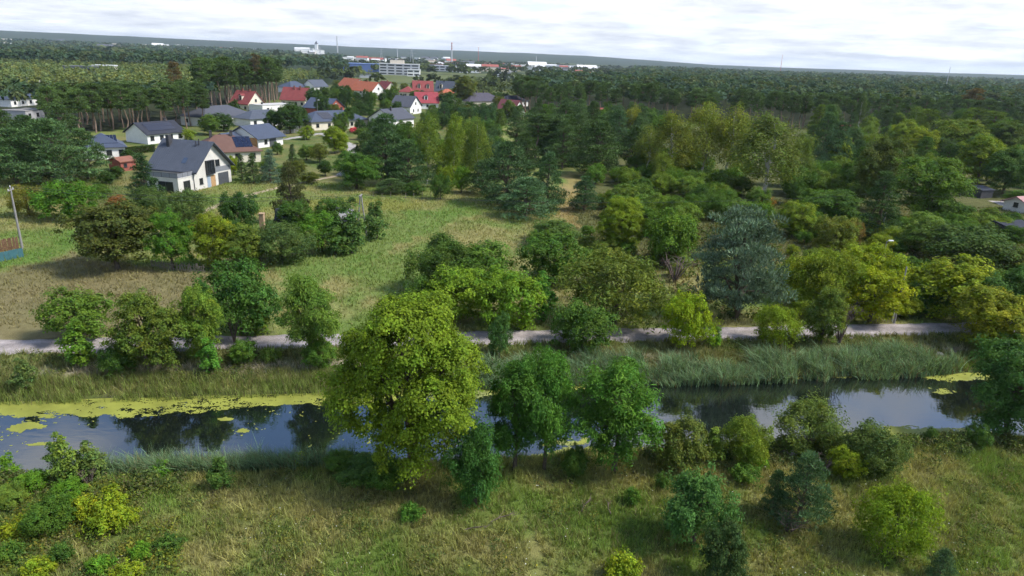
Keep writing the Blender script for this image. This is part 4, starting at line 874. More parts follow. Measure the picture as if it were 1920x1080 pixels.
def low_trees(name, label, pts, hs, wr, faces, shades, seed, round_=False, kind='wood', zb=None):
    rr_ = np.random.default_rng(seed); pts = np.asarray(pts); n = len(pts); h = rr_.uniform(*hs, n) * (0.8 + .4 * fnoise(pts[:, 0], pts[:, 1], 60, seed)); wd = h * rr_.uniform(*wr, n); z = height(pts[:, 0], pts[:, 1])
    id_ = np.repeat(np.arange(n), faces); k = len(id_); d = sph(k, rr_); d[:, 2] = np.where(d[:, 2] < -.3, -d[:, 2], d[:, 2]); rad = rr_.uniform(.55, 1.0, k)[:, None] * d
    b0 = .08 if round_ else .5; cz = h * (b0 + 1) / 2; hz = h * (1 - b0) / 2
    c = np.stack([pts[id_, 0] + rad[:, 0] * wd[id_] / 2, pts[id_, 1] + rad[:, 1] * wd[id_] / 2, z[id_] + cz[id_] + rad[:, 2] * hz[id_]], 1)
    L = wd[id_] * (.40 if faces < 30 else .31); V = leaf_quads(c, d * .6 + np.array([0, 0, .5]) + rr_.normal(size=(k, 3)) * .45, 1.0, .8, rr_); V = (V.reshape(-1, 4, 3) - c[:, None]) * L[:, None, None] + c[:, None]
    sh = np.asarray(shades)[rr_.integers(len(shades), size=n)] * rr_.uniform(.75, 1.3, (n, 1)); col = sh[id_] * rr_.uniform(.78, 1.22, (k, 1))
    tag(link(name, np_mesh(name, V.reshape(-1, 3), np.arange(k * 4).reshape(-1, 4), np.repeat(col, 4, 0)), BLADE), label, kind, kind='stuff')
def jgrid(x0, x1, y0, y1, s, seed, test):
    rr_ = np.random.default_rng(seed); X, Y = np.meshgrid(np.arange(x0, x1, s), np.arange(y0, y1, s)); x = X.ravel() + rr_.uniform(-.45, .45, X.size) * s; y = Y.ravel() + rr_.uniform(-.45, .45, X.size) * s
    k = test(x, y) & (np.abs(x) < .88 * y + 30); return np.stack([x[k], y[k]], 1)
PINES = [(.055, .095, .045), (.068, .105, .045), (.045, .08, .046), (.078, .10, .04), (.05, .088, .055)]
low_trees('right_forest', 'dense dark pine forest stretching away on the right', jgrid(0, 640, 330, 760, 8.4, 501, lambda x, y: inpoly(x, y - 35, Z_FORR)), (13, 17.5), (.42, .58), 40, PINES, 502)
Z_PLANT = [P(-10, 200)[:2], P(200, 212)[:2], P(335, 208)[:2], P(420, 182)[:2], P(640, 150)[:2], (-160, 780), (-640, 780)]
low_trees('young_wood', 'light green young wood between the dark pines at upper left', jgrid(-640, -100, 300, 790, 7.8, 505, lambda x, y: inpoly(x, y, Z_PLANT)), (8, 11), (.42, .55), 34, [(.16, .20, .062), (.135, .18, .065), (.17, .19, .055), (.105, .155, .06)], 506, True)
low_trees('left_forest', 'dark pine wood behind the first rows on the left', jgrid(-560, -90, 250, 480, 7.5, 509, lambda x, y: inpoly(x, y - 20, Z_FORL) & ~inpoly(x, y, Z_PLANT) & (np.hypot(x, y) < 335)), (11, 14), (.45, .6), 46, PINES, 510)
low_trees('far_pine_row', 'far dark pine line behind the light green young wood', jgrid(-900, -130, 640, 1000, 11, 513, lambda x, y: (np.hypot(x, y) > 780) & (np.hypot(x, y) < 960) & (np.degrees(np.arctan2(x, y)) < -13.5 + (np.hypot(x, y) - 780) * .0)), (15, 19), (.42, .6), 28, PINES, 514)
az = lambda x, y: np.degrees(np.arctan2(x, y))
low_trees('middle_right_woods', 'forest behind the dark pines on the right', jgrid(60, 1200, 560, 1300, 12.5, 541, lambda x, y: (az(x, y) > 8.5) & (np.hypot(x, y) < 1250) & ((y > 750) | ~inpoly(x, y, Z_FORR))), (13, 17), (.75, .95), 22, PINES + [(.07, .09, .035)], 542, True)
low_trees('far_right_woods', 'distant forest on the right fading towards the horizon', jgrid(60, 2300, 900, 2600, 26, 517, lambda x, y: (az(x, y) > 9) & (np.hypot(x, y) > 1250)), (13, 18), (1.1, 1.6), 10, PINES + [(.06, .075, .03)], 518, True)
low_trees('far_left_woods', 'distant wooded slopes beyond the town on the left', jgrid(-2400, 60, 1100, 3000, 30, 521, lambda x, y: (az(x, y) < -14) & (fnoise(x, y, 260, 522) > .38)), (14, 19), (1.2, 1.9), 12, PINES + [(.06, .08, .03)], 523, True)
low_trees('town_trees', 'scattered trees between the distant town buildings', jgrid(-760, 420, 620, 2700, 34, 525, lambda x, y: (az(x, y) > -16) & (az(x, y) < 9.5) & (fnoise(x, y, 130, 526) > .47)), (8, 14), (1.0, 1.5), 22, [(.05, .07, .028), (.07, .095, .03), (.04, .055, .03)], 527, True)
low_trees('scrub_field', 'low green scrub dotting the pale field beyond the village', jgrid(-70, 30, 430, 800, 12, 529, lambda x, y: (az(x, y) > -6.5) & (az(x, y) < 1.2) & (fnoise(x, y, 30, 530) > .4)), (3, 6.5), (1.0, 1.5), 24, [(.065, .09, .03), (.09, .115, .035)], 531, True, 'scrub')

# ------------------------------------------------------------------ houses
WHITE = plain('render_white', (.72, .71, .68), .85, .2, .06, .8); CREAM = plain('render_cream', (.62, .57, .46), .85, .2, .07, .8); RAW = plain('render_raw_grey', (.58, .56, .52), .9, .15, .12, .6)
BRICKW = plain('wall_red_brick', (.28, .09, .07), .9, .15, .2, 1.2); WOODW = plain('wall_larch', (.36, .20, .09), .8, .2, .25, 2); DARKW = plain('wall_dark', (.06, .06, .065), .8, .2, .2, 2)
FRAME_D = plain('window_frame_anthracite', (.03, .032, .036), .5, .4, .1); FRAME_W = plain('window_frame_white', (.75, .75, .74), .5, .4, .05)
def glassy(name, rgb):
    g, t, out = new_mat(name); b = N(t, 'ShaderNodeBsdfPrincipled'); b.inputs['Base Color'].default_value = (*rgb, 1); b.inputs['Roughness'].default_value = .08; b.inputs['Specular IOR Level'].default_value = .6; lk(t, b.outputs[0], out.inputs[0]); return g
PANE = glassy('window_pane', (.02, .024, .028)); SOLAR = glassy('solar_cell', (.012, .016, .035)); SKYL = glassy('skylight_glass', (.05, .07, .11))
CHIM = plain('chimney_dark', (.05, .05, .055), .8, .2, .2); CHIMB = plain('chimney_brick', (.25, .10, .07), .9, .1, .25, 4); GARAGE = plain('garage_door_grey', (.07, .075, .085), .5, .4, .08); DOORB = plain('door_oak', (.42, .26, .13), .6, .3, .2, 4); BLUEP = plain('panel_blue_grey', (.28, .34, .42), .6, .3, .1)
ROOFS = {}; HOUSES = []
def roof_mat(name, rgb, metal=False):
    if name in ROOFS: return ROOFS[name]
    ROOFS[name] = plain('roof_' + name, rgb, .5 if metal else .8, .3 if metal else .12, .12, .7); return ROOFS[name]
ROOF_RGB = dict(graphite=(.066, .076, .098), blue=(.052, .065, .098), dark=(.035, .038, .05), brown=(.13, .075, .06), red=(.22, .06, .058), brightred=(.27, .055, .065), orange=(.36, .115, .065), maroon=(.17, .06, .065), purple=(.075, .07, .09), rust=(.22, .10, .07), pale=(.45, .44, .43), sheet=(.25, .245, .245), pink=(.38, .22, .21), grey=(.075, .08, .098))
def win(par, plane, c, w_, z0, z1, frame=None, out=.0):
    """a window on a wall of the house: plane 'f' (y=0), 'l' (x=0), 'r' (x=w), ('b' (y=d)); frame with its pane as child"""
    fr = MB(); pa = MB(); t = .09; a0, a1 = c - w_ / 2, c + w_ / 2; W_, D_ = par['w'], par['d']
    def bx(m, p0, p1, q0, q1, d0, d1):
        if plane == 'f': m.box(p0, p1, -d1, -d0, q0, q1)
        elif plane == 'l': m.box(-d1, -d0, p0, p1, q0, q1)
        elif plane == 'r': m.box(W_ + d0, W_ + d1, p0, p1, q0, q1)
    bx(fr, a0, a1, z0, z0 + t, -.05, .06); bx(fr, a0, a1, z1 - t, z1, -.05, .06); bx(fr, a0, a0 + t, z0 + t, z1 - t, -.05, .06); bx(fr, a1 - t, a1, z0 + t, z1 - t, -.05, .06)
    if w_ > 1.0: bx(fr, c - t / 2, c + t / 2, z0 + t, z1 - t, -.05, .055)
    bx(fr, a0 - .08, a1 + .08, z0 - .07, z0 - .003, -.05, .12)
    o = fr.build('window', frame or FRAME_D, par['e']); bx(pa, a0 + t * .5, a1 - t * .5, z0 + t * .5, z1 - t * .5, -.04, .025); pa.build('pane', PANE, o)
def house(name, A, B, d, eave, ridge, kind, axis, wall, roof, label, wf=(), wl=(), wr=(), chim=((.35, .45),), oh=.55, frame=None, solar=None, metal=False, dorm=None, cat='house', wid=None):
    a, b2 = P(*A), P(*B); w_ = wid or math.dist(a[:2], b2[:2]); rz = math.atan2(b2[1] - a[1], b2[0] - a[0]); e = empty(name, a, rz); tag(e, label, cat); HOUSES.append((label, a[0] + math.cos(rz) * w_ / 2 - math.sin(rz) * d / 2, a[1] + math.sin(rz) * w_ / 2 + math.cos(rz) * d / 2, max(w_, d) / 2))
    h = dict(e=e, w=w_, d=d); wl_m = MB(); rm = MB(); th = .22; z0 = -.6
    rmat = roof_mat(roof, ROOF_RGB[roof], metal)
    if kind == 'flat':
        wl_m.box(0, w_, 0, d, z0, eave); rm.box(-.15, w_ + .15, -.15, d + .15, eave, eave + .18); wl_m.build('wall', wall, e); rm.build('roof', rmat, e)
    elif kind == 'mono':
        wl_m.hexa([(0, 0, z0), (w_, 0, z0), (w_, d, z0), (0, d, z0), (0, 0, eave), (w_, 0, eave), (w_, d, ridge), (0, d, ridge)]); k = (ridge - eave) / d
        rm.slab([(-oh, -oh, eave + .2 - k * oh), (w_ + oh, -oh, eave + .2 - k * oh), (w_ + oh, d + oh, ridge + .2 + k * oh), (-oh, d + oh, ridge + .2 + k * oh)], .19); wl_m.build('wall', wall, e); rm.build('roof', rmat, e)
    elif kind == 'gable':
        wl_m.box(0, w_, 0, d, z0, eave)
        if axis == 'along':
            k = (ridge - eave) / (d / 2); c = d / 2
            for x in (0, w_): wl_m.poly([(x, 0, eave), (x, d, eave), (x, c, ridge)])
            rm.slab([(-oh, -oh, eave - k * oh + th), (w_ + oh, -oh, eave - k * oh + th), (w_ + oh, c, ridge + th), (-oh, c, ridge + th)], th - .02); rm.slab([(w_ + oh, d + oh, eave - k * oh + th), (-oh, d + oh, eave - k * oh + th), (-oh, c, ridge + th), (w_ + oh, c, ridge + th)], th - .02)
        else:
            k = (ridge - eave) / (w_ / 2); c = w_ / 2
            for y in (0, d): wl_m.poly([(0, y, eave), (w_, y, eave), (c, y, ridge)])
            rm.slab([(-oh, d + oh, eave - k * oh + th), (-oh, -oh, eave - k * oh + th), (c, -oh, ridge + th), (c, d + oh, ridge + th)], th - .02); rm.slab([(w_ + oh, -oh, eave - k * oh + th), (w_ + oh, d + oh, eave - k * oh + th), (c, d + oh, ridge + th), (c, -oh, ridge + th)], th - .02)
        wl_m.build('wall', wall, e); rm.build('roof', rmat, e)
    elif kind == 'hip':
        wl_m.box(0, w_, 0, d, z0, eave); i = min(w_, d) / 2; E0 = [(-oh, -oh, eave), (w_ + oh, -oh, eave), (w_ + oh, d + oh, eave), (-oh, d + oh, eave)]
        q0, q1 = ((i, d / 2, ridge), (w_ - i + .01, d / 2, ridge)) if w_ >= d else ((w_ / 2, i, ridge), (w_ / 2, d - i + .01, ridge))
        n0 = len(rm.v); rm.v += E0 + [(x, y, z - .15) for x, y, z in E0] + [q0, q1]
        F_ = [(0, 1, 9, 8), (1, 2, 9), (2, 3, 8, 9), (3, 0, 8)] if w_ >= d else [(0, 1, 8), (1, 2, 9, 8), (2, 3, 9), (3, 0, 8, 9)]
        rm.f += F_ + [(0, 4, 5, 1), (1, 5, 6, 2), (2, 6, 7, 3), (3, 7, 4, 0), (7, 6, 5, 4)]; wl_m.build('wall', wall, e); rm.build('roof', rmat, e)
    for (u, v_) in chim:
        MB().box(u * w_ - .3, u * w_ + .3, v_ * d - .25, v_ * d + .25, eave, ridge + .9).box(u * w_ - .38, u * w_ + .38, v_ * d - .33, v_ * d + .33, ridge + .9, ridge + 1.02).build('chimney', CHIMB if roof in ('red', 'orange', 'brightred', 'maroon', 'rust') else CHIM, e)
    for c, ww, za, zb in wf: win(h, 'f', c * w_, ww, za, zb, frame)
    for c, ww, za, zb in wl: win(h, 'l', c * d, ww, za, zb, frame)
    for c, ww, za, zb in wr: win(h, 'r', c * d, ww, za, zb, frame)
    if solar:                                                       # (u0, u1, columns, rows) on the front slope
        u0, u1, nc, nr_ = solar; run = d / 2; k = (ridge - eave) / (run + (oh if kind == 'hip' else 0)); 
        zs = lambda y: (eave + (y + oh) * (ridge - eave) / (run + oh)) if kind == 'hip' else eave + th + k * y
        for ci in range(nc):
            for ri in range(nr_):
                pw = (u1 - u0) * w_ / nc; x0 = u0 * w_ + ci * pw + .03; x1 = x0 + pw - .06; yv0 = run * (.16 + .66 * ri / nr_); yv1 = run * (.16 + .66 * (ri + 1) / nr_) - .05
                MB().slab([(x0, yv0, zs(yv0) + .1), (x1, yv0, zs(yv0) + .1), (x1, yv1, zs(yv1) + .1), (x0, yv1, zs(yv1) + .1)], .05).build('solar_panel', SOLAR, e)
    if dorm:
        for u in dorm:
            x = u * w_; zt = eave + (ridge - eave) * .72; y0 = d / 2 * .22; b3 = MB().box(x - .9, x + .9, y0, d / 2 * .9, eave, zt - .25); o = b3.build('dormer', wall, e)
            MB().slab([(x - 1.15, y0 - .25, zt - .35), (x, y0 - .25, zt + .35), (x, d / 2, zt + .35), (x - 1.15, d / 2, zt - .35)], .1).slab([(x, y0 - .25, zt + .35), (x + 1.15, y0 - .25, zt - .35), (x + 1.15, d / 2, zt - .35), (x, d / 2, zt + .35)], .1).build('dormer_roof', rmat, o)
            MB().box(x - .55, x + .55, y0 - .04, y0 + .02, eave + .5, zt - .5).build('pane', PANE, o)
    return h
S = (1.2, 1.0, 2.3)
def row(n, w_=1.2, z0=1.0, z1=2.3): return [((i + .5) / n, w_, z0, z1) for i in range(n)]

# the new house in front, measured on its own
a = (-63.1, 133.0, float(height(-63.1, 133))); th_ = .26; e = empty('new_house', a, math.pi / 2 - th_); tag(e, 'new white two-storey house with grey metal gable roof and garage', 'house')
W_, D_ = 11.24, 10.7; EV, RG = 3.7, 8.8; k = (RG - EV) / (W_ / 2); h = dict(e=e, w=W_, d=D_)
wm = MB().box(0, W_, 0, D_, -.5, EV)
for y in (0, D_): wm.poly([(0, y, EV), (W_, y, EV), (W_ / 2, y, RG)])
wm.box(-4.3, -.002, .05, 7.2, -.5, 2.95); wm.build('wall', RAW, e)
rf = MB(); c = W_ / 2; oh, of = .3, 1.0; th = .22; zr = lambda x: RG - abs(x - c) * k + th
for s in (-1, 1):
    xe = -oh if s < 0 else W_ + oh
    q = [(xe, D_ + .5, zr(xe)), (xe, -of, zr(xe)), (c, -of, RG + th), (c, D_ + .5, RG + th)] if s < 0 else [(xe, -of, zr(xe)), (xe, D_ + .5, zr(xe)), (c, D_ + .5, RG + th), (c, -of, RG + th)]
    rf.slab(q, th - .02)
    for j in range(23):                                             # standing seams
        y = -of + .15 + j * .52
        if y < D_ + .4: rf.slab([(xe, y, zr(xe) + .05), (xe, y + .045, zr(xe) + .05), (c, y + .045, RG + th + .05), (c, y, RG + th + .05)], .055) if s > 0 else rf.slab([(xe, y + .045, zr(xe) + .05), (xe, y, zr(xe) + .05), (c, y, RG + th + .05), (c, y + .045, RG + th + .05)], .055)
rfo = rf.build('roof', roof_mat('graphite', ROOF_RGB['graphite'], True), e)
MB().box(c - 1.6, c - .7, 8.4, 9.1, RG - 2, RG + 1.1).build('chimney', CHIM, rfo); MB().tube([(c - .8, 1.9, RG - 1), (c - .8, 1.9, RG + .7)], .12, 8).build('vent_pipe', CHIM, rfo); MB().tube([(c - 1.1, 2.4, RG - 1), (c - 1.1, 2.4, RG + .3)], .09, 8).build('vent_pipe', CHIM, rfo)
xs0, xs1 = 1.2, 2.2
MB().slab([(xs0, 3.6, zr(xs0) + .09), (xs0, 2.6, zr(xs0) + .09), (xs1, 2.6, zr(xs1) + .09), (xs1, 3.6, zr(xs1) + .09)], .08).build('skylight', SKYL, rfo)
MB().box(-.36, -.26, -of, D_ + .5, zr(-.3) - .3, zr(-.3) - .18).build('gutter', CHIM, rfo)
MB().tube([(-.08, -.06, 3.4), (-.08, -.06, 0)], .06, 8).build('downpipe', CHIM, e)
for x0, x1, z0, z1, mt, nm in ((7.1, 10.3, 0, 2.45, GARAGE, 'garage_door'), (4.85, 6.2, 0, 2.3, DOORB, 'front_door'), (3.75, 4.7, 0, 2.4, BLUEP, 'side_panel')):
    o = MB().box(x0, x1, -.05, .05, z0, z1).build(nm, mt, e)
    if nm == 'garage_door':
        for j in range(1, 5): MB().box(x0 + .04, x1 - .04, -.064, -.05, z0 + j * .49 - .43, z0 + j * .49).build('door_section', mt, o)
    if nm == 'front_door': MB().box(x1 - .25, x1 - .2, -.1, -.05, 1.0, 1.3).build('handle', CHIM, o)
win(h, 'f', 2.0, 1.0, 1.0, 2.2); win(h, 'f', 7.25, 1.3, 3.95, 5.25)
MB().box(5.95, 11.0, -.04, .05, 2.75, 3.75).build('cladding_band', plain('cladding_grey', (.20, .21, .23), .7, .2, .12, 3), e)
o = MB().box(3.55, 3.7, -.45, .05, 2.6, 5.4).box(5.75, 5.9, -.45, .05, 2.6, 5.4).box(3.7, 5.75, -.45, .05, 5.25, 5.4).box(3.7, 5.75, -.45, .05, 2.6, 2.75).build('bay_window', FRAME_D, e)
for x0, x1 in ((3.7, 4.36), (4.42, 5.04), (5.1, 5.75)): MB().box(x0, x1, -.3, -.25, 2.75, 5.25).build('pane', PANE, o)
for x0 in (4.36, 5.04): MB().box(x0, x0 + .06, -.34, -.22, 2.75, 5.25).build('mullion', FRAME_D, o)
def xwin(par, x0, x1, y0, y1, z0, z1, face):
    n = 2; o = MB()
    if face == 'f':
        o.box(x0, x1, y0 - .06, y0 + .04, z1 - .1, z1).box(x0, x1, y0 - .06, y0 + .04, z0, z0 + .1).box(x0, x0 + .1, y0 - .06, y0 + .04, z0 + .1, z1 - .1).box(x1 - .1, x1, y0 - .06, y0 + .04, z0 + .1, z1 - .1).box((x0 + x1) / 2 - .05, (x0 + x1) / 2 + .05, y0 - .055, y0 + .04, z0 + .1, z1 - .1); o = o.build('window', FRAME_D, par); MB().box(x0 + .05, x1 - .05, y0 - .025, y0 + .03, z0 + .05, z1 - .05).build('pane', PANE, o)
    else:
        o.box(x0 - .06, x0 + .04, y0, y1, z1 - .1, z1).box(x0 - .06, x0 + .04, y0, y1, z0, z0 + .1).box(x0 - .06, x0 + .04, y0, y0 + .1, z0 + .1, z1 - .1).box(x0 - .06, x0 + .04, y1 - .1, y1, z0 + .1, z1 - .1).box(x0 - .055, x0 + .04, (y0 + y1) / 2 - .05, (y0 + y1) / 2 + .05, z0 + .1, z1 - .1); o = o.build('window', FRAME_D, par); MB().box(x0 - .025, x0 + .03, y0 + .05, y1 - .05, z0 + .05, z1 - .05).build('pane', PANE, o)
xwin(e, -2.9, -1.1, .05, 0, 0.05, 2.3, 'f'); xwin(e, -4.3, 0, 1.2, 4.6, 0.05, 2.3, 'l'); xwin(e, -4.3, 0, 5.3, 6.6, .9, 2.2, 'l')
MB().box(-4.4, -.02, -.02, 7.3, 2.95, 3.08).build('terrace_slab', RAW, e)
o = MB().box(-4.36, -4.3, .02, 7.2, 3.08, 3.14).box(-4.36, -.05, .02, .08, 3.95, 4.0).box(-4.36, -4.3, .08, 7.2, 3.95, 4.0)
for x in (-4.33, -2.9, -1.5, -.1): o.box(x - .03, x + .03, .03, .07, 3.08, 3.95)
for y in (1.8, 3.6, 5.4, 7.1): o.box(-4.35, -4.31, y - .03, y + .03, 3.08, 3.95)
o = o.build('balustrade', CHIM, e); BAL = plain('balustrade_panel', (.20, .21, .24), .3, .5, .1)
MB().box(-4.28, -.1, .04, .06, 3.15, 3.93).build('panel', BAL, o); MB().box(-4.34, -4.32, .1, 7.1, 3.15, 3.93).build('panel', BAL, o)

house('bungalow', (372, 309), (490, 303), 11, 2.8, 6.4, 'hip', 'along', CREAM, 'brown', 'brown hip-roofed house with solar panels behind the new house', row(4), (), row(2), ((.3, .5), (.62, .45)), solar=(.62, .9, 4, 2))
house('long_house', (485, 278), (531, 271), 11, 2.8, 5.7, 'gable', 'along', WHITE, 'blue', 'low house with plain blue-grey roof and larch gable end', [(.3, 1.2, .9, 2.2)], [(.4, 1.2, .9, 2.2)], (), (), oh=.8, metal=True)
e = bpy.data.objects['long_house']; MB().box(.01 - .06, -.003, .3, 10.7, 0, 2.78).build('larch_cladding', WOODW, e); MB().box(4.6, 7.4, -.05, -.004, 0, 2.3).build('garage_door', GARAGE, e)
MB().box(-6, -.8, 4.5, 10.5, -.4, 2.4).build('annex', WHITE, e); MB().slab([(-6.5, 4, 2.7), (-.75, 4, 2.7), (-.75, 7.5, 4.2), (-6.5, 7.5, 4.2)], .2).slab([(-.75, 11, 2.7), (-6.5, 11, 2.7), (-6.5, 7.5, 4.2), (-.75, 7.5, 4.2)], .2).build('annex_roof', ROOFS['blue'], e)
house('bungalow', (278, 271), (347, 263), 9.5, 2.9, 5.6, 'gable', 'along', WHITE, 'dark', 'white bungalow with dark roof covered by a long row of solar panels', row(4), (), [(.3, 1.1, 1, 2.3), (.7, 1.1, 1, 2.3)], ((.8, .5),), solar=(.12, .85, 9, 2))
house('bungalow', (160, 301), (237, 297), 10, 3.0, 5.9, 'hip', 'along', WHITE, 'blue', 'white bungalow with blue solar hip roof behind the left pines', [(.9, 1.1, .4, 2.3), (.6, 1.2, 1, 2.3)], (), row(2), (), solar=(.45, .85, 5, 2))
house('brick_shed', (228, 322), (256, 318), 4, 2.1, 2.8, 'gable', 'along', BRICKW, 'rust', 'low brick shed with rust-coloured roof left of the new house', [(.3, .8, .9, 1.7)], (), (), (), cat='shed', oh=.3)
house('village_house', (386, 238), (474, 230), 12, 3.2, 6.6, 'hip', 'along', WHITE, 'grey', 'white house with wide grey hip roof in the village front row', row(4), row(2), row(2), ((.4, .5),))
house('village_house', (433, 207), (466, 210), 9.5, 3.6, 8.6, 'gable', 'along', CREAM, 'red', 'red gable-roofed house with cream end wall, left of two', row(3), (), [(.3, 1.1, 1, 2.3), (.7, 1.1, 1, 2.3), (.5, 1.1, 4.2, 5.4)], ((.3, .5), (.7, .5)), dorm=(.5,))
house('village_house', (527, 199), (572, 201), 9.5, 3.6, 9.0, 'gable', 'along', CREAM, 'red', 'red gable-roofed house with two chimneys, right of two', row(4), (), [(.35, 1.1, 1, 2.3), (.65, 1.1, 1, 2.3), (.5, 1.1, 4.4, 5.6)], ((.45, .42), (.7, .42)))
house('village_house', (493, 213), (552, 209), 9, 3.4, 3.4, 'flat', 'along', WHITE, 'pale', 'white flat-roofed house below the right red roof', row(3), (), row(2), ((.2, .5),))
house('village_house', (470, 239), (542, 234), 10, 2.9, 5.6, 'hip', 'along', WHITE, 'graphite', 'low white house with grey hip roof beside the round garden trees', row(4), (), row(2), ())
house('village_house', (585, 245), (690, 239), 12, 3.0, 6.2, 'hip', 'along', CREAM, 'blue', 'wide house with blue-grey hip roof and solar panels near the lane', row(5), (), row(2), ((.7, .5),), solar=(.22, .42, 4, 2))
house('village_house', (615, 217), (646, 213), 12, 3.0, 6.8, 'gable', 'across', BRICKW, 'blue', 'red brick house with white-trimmed gable and blue-grey roof', [(.3, 1.2, 1, 2.3), (.7, 1.2, 1, 2.3), (.5, 1.2, 4, 5)], (), row(2), (), frame=FRAME_W)
house('village_house', (657, 184), (697, 188), 11, 5.2, 10.2, 'gable', 'along', WHITE, 'orange', 'large white house with bright orange roof and plain white gable', row(3, 1.2, 3.6, 4.8) + row(3), (), [(.5, 1.1, 6, 7.2)], ((.5, .5),))
house('village_house', (632, 176), (660, 179), 12, 5.0, 10.4, 'gable', 'along', WHITE, 'orange', 'orange-roofed wing behind the large white house', row(2), (), (), ())
house('village_house', (704, 179), (722, 182), 9, 4.4, 9.4, 'gable', 'along', CREAM, 'red', 'small house with faded red roof right of the orange roof', row(2), (), [(.5, 1.1, 4.6, 5.8), (.3, 1.1, 1, 2.3), (.7, 1.1, 1, 2.3)], ((.6, .5),))
house('village_house', (748, 182), (773, 183), 10, 3.4, 7.0, 'hip', 'along', CREAM, 'red', 'low red-roofed house at the left of the joined roofs', row(3), (), row(2), ())
house('village_house', (775, 182), (812, 183), 11, 4.2, 10.2, 'gable', 'along', CREAM, 'red', 'tall red-brown roofed house with dormers amid the joined roofs', row(4), (), [(.5, 1.1, 5, 6.2)], ((.3, .5),), dorm=(.3, .75))
house('village_house', (815, 182), (850, 184), 11, 4.2, 10.4, 'gable', 'along', CREAM, 'graphite', 'dark grey steep-roofed house at the right of the joined roofs', row(3), (), [(.5, 1.2, 4.8, 6)], ((.4, .45),), dorm=(.3,))
house('village_house', (781, 204), (822, 205), 9.5, 3.4, 8.2, 'gable', 'along', WHITE, 'brightred', 'bright red roofed house with white dormer in the village middle', row(3), (), row(2), (), dorm=(.45,))
house('village_house', (828, 188), (858, 188), 9, 3.4, 6.8, 'hip', 'along', CREAM, 'orange', 'low orange-red roof behind the dark red tree', row(2), (), (), ())
house('village_house', (769, 215), (790, 212), 10, 3.6, 8.0, 'gable', 'across', WHITE, 'grey', 'white gabled house with grey roof in front of the red dormer house', [(.5, 1.2, 4.2, 5.4), (.3, 1.1, 1, 2.3), (.7, 1.1, 1, 2.3)], (), row(2), ((.5, .6),))
house('village_house', (738, 245), (776, 240), 11, 4.0, 7.2, 'gable', 'along', WHITE, 'grey', 'grey-roofed house with dark chimney half hidden by the birches', row(3), row(2), (), ((.35, .4),))
house('village_house', (880, 202), (946, 201), 14, 3.4, 7.6, 'hip', 'along', CREAM, 'purple', 'wide dark purple-grey hip roof right of the village', row(4), (), row(2), ((.4, .5), (.6, .5)))
house('village_house', (930, 219), (962, 222), 9, 3.2, 8.0, 'gable', 'along', WHITE, 'maroon', 'maroon-roofed house with white gable end right of the village', row(3), (), [(.5, 1.1, 4, 5.2)], (), dorm=(.5,))
house('village_house', (950, 200), (990, 199), 10, 3.2, 6.0, 'hip', 'along', WHITE, 'dark', 'dark hip-roofed bungalow by the forest edge', row(3), (), row(2), ())
house('village_house', (22, 201), (80, 196), 12, 3.2, 6.6, 'hip', 'along', WHITE, 'blue', 'blue-grey hip-roofed house among the trees at far left', row(4), (), row(2), ())
house('village_house', (50, 226), (94, 221), 9, 3.2, 3.2, 'flat', 'along', plain('render_mid_grey', (.36, .36, .37), .9, .1, .1), 'sheet', 'grey flat-roofed house behind the left pines', row(3), (), row(2), ())  # walls of plain mid-grey render, their own even colour
house('village_house', (546, 174), (578, 173), 11, 3.4, 7.0, 'hip', 'along', WHITE, 'blue', 'blue-grey roof peeking out behind the right red roof', row(2), (), (), ())
house('village_house', (590, 174), (616, 173), 10, 4, 8.0, 'gable', 'along', WHITE, 'graphite', 'grey-roofed house behind the garden trees left of the orange roof', row(2), (), row(2), ())
house('small_cottage', (-10, 287), (17, 283), 6, 2.4, 4.2, 'gable', 'along', WHITE, 'orange', 'small orange-roofed cottage at the left picture edge', row(2), (), (), (), cat='cottage')
house('small_cottage', (1116, 226), (1142, 224), 7, 2.8, 5.2, 'gable', 'along', CREAM, 'red', 'small red roof hidden among pines left of the birch stand', row(2), (), (), (), cat='cottage')
house('small_cottage', (1592, 256), (1606, 254), 5, 2.4, 4.6, 'gable', 'across', WHITE, 'brightred', 'tiny white cottage with red gable roof in the right woods', [(.5, .8, 1, 2)], (), (), (), cat='cottage')
house('garden_cottage', (1924, 402), (1985, 398), 5, 1.9, 3.1, 'gable', 'along', RAW, 'pink', 'cottage with pinkish roof at the right picture edge', row(2), [(.5, 1, 1, 2)], (), (), cat='cottage')
house('garden_shed', (1896, 455), (1945, 455), 4, 2.2, 2.7, 'mono', 'along', DARKW, 'dark', 'dark wooden shed with sloping dark roof at the right edge', [(.5, .8, 1, 1.8)], (), (), (), cat='shed', oh=.3)
house('garden_shed', (1838, 372), (1860, 371), 3, 1.8, 2.2, 'mono', 'along', DARKW, 'grey', 'small grey shed in the clearing at right', (), (), (), (), cat='shed', oh=.2)
house('old_hut', (520, 432), (556, 432), 4, 1.8, 3.0, 'gable', 'along', DARKW, 'dark', 'dark collapsed hut among the thicket bushes', (), (), (), (), cat='hut', oh=.3)
house('old_hut', (640, 428), (668, 426), 3.5, 1.7, 2.4, 'mono', 'along', DARKW, 'sheet', 'small hut with pale sheet roof beside the A-frame pole', (), (), (), (), cat='hut', oh=.25)
p = P(493, 432); MB().box(p[0] - .35, p[0] + .35, p[1] - .35, p[1] + .35, 0, 2.6).box(p[0] - .42, p[0] + .42, p[1] - .42, p[1] + .42, 2.6, 2.75).build('brick_stack', plain('old_brick_pale', (.42, .30, .20), .9, .1, .25, 3)); tag(bpy.data.objects['brick_stack'], 'pale brick chimney stack left standing in the garden thicket', 'chimney')

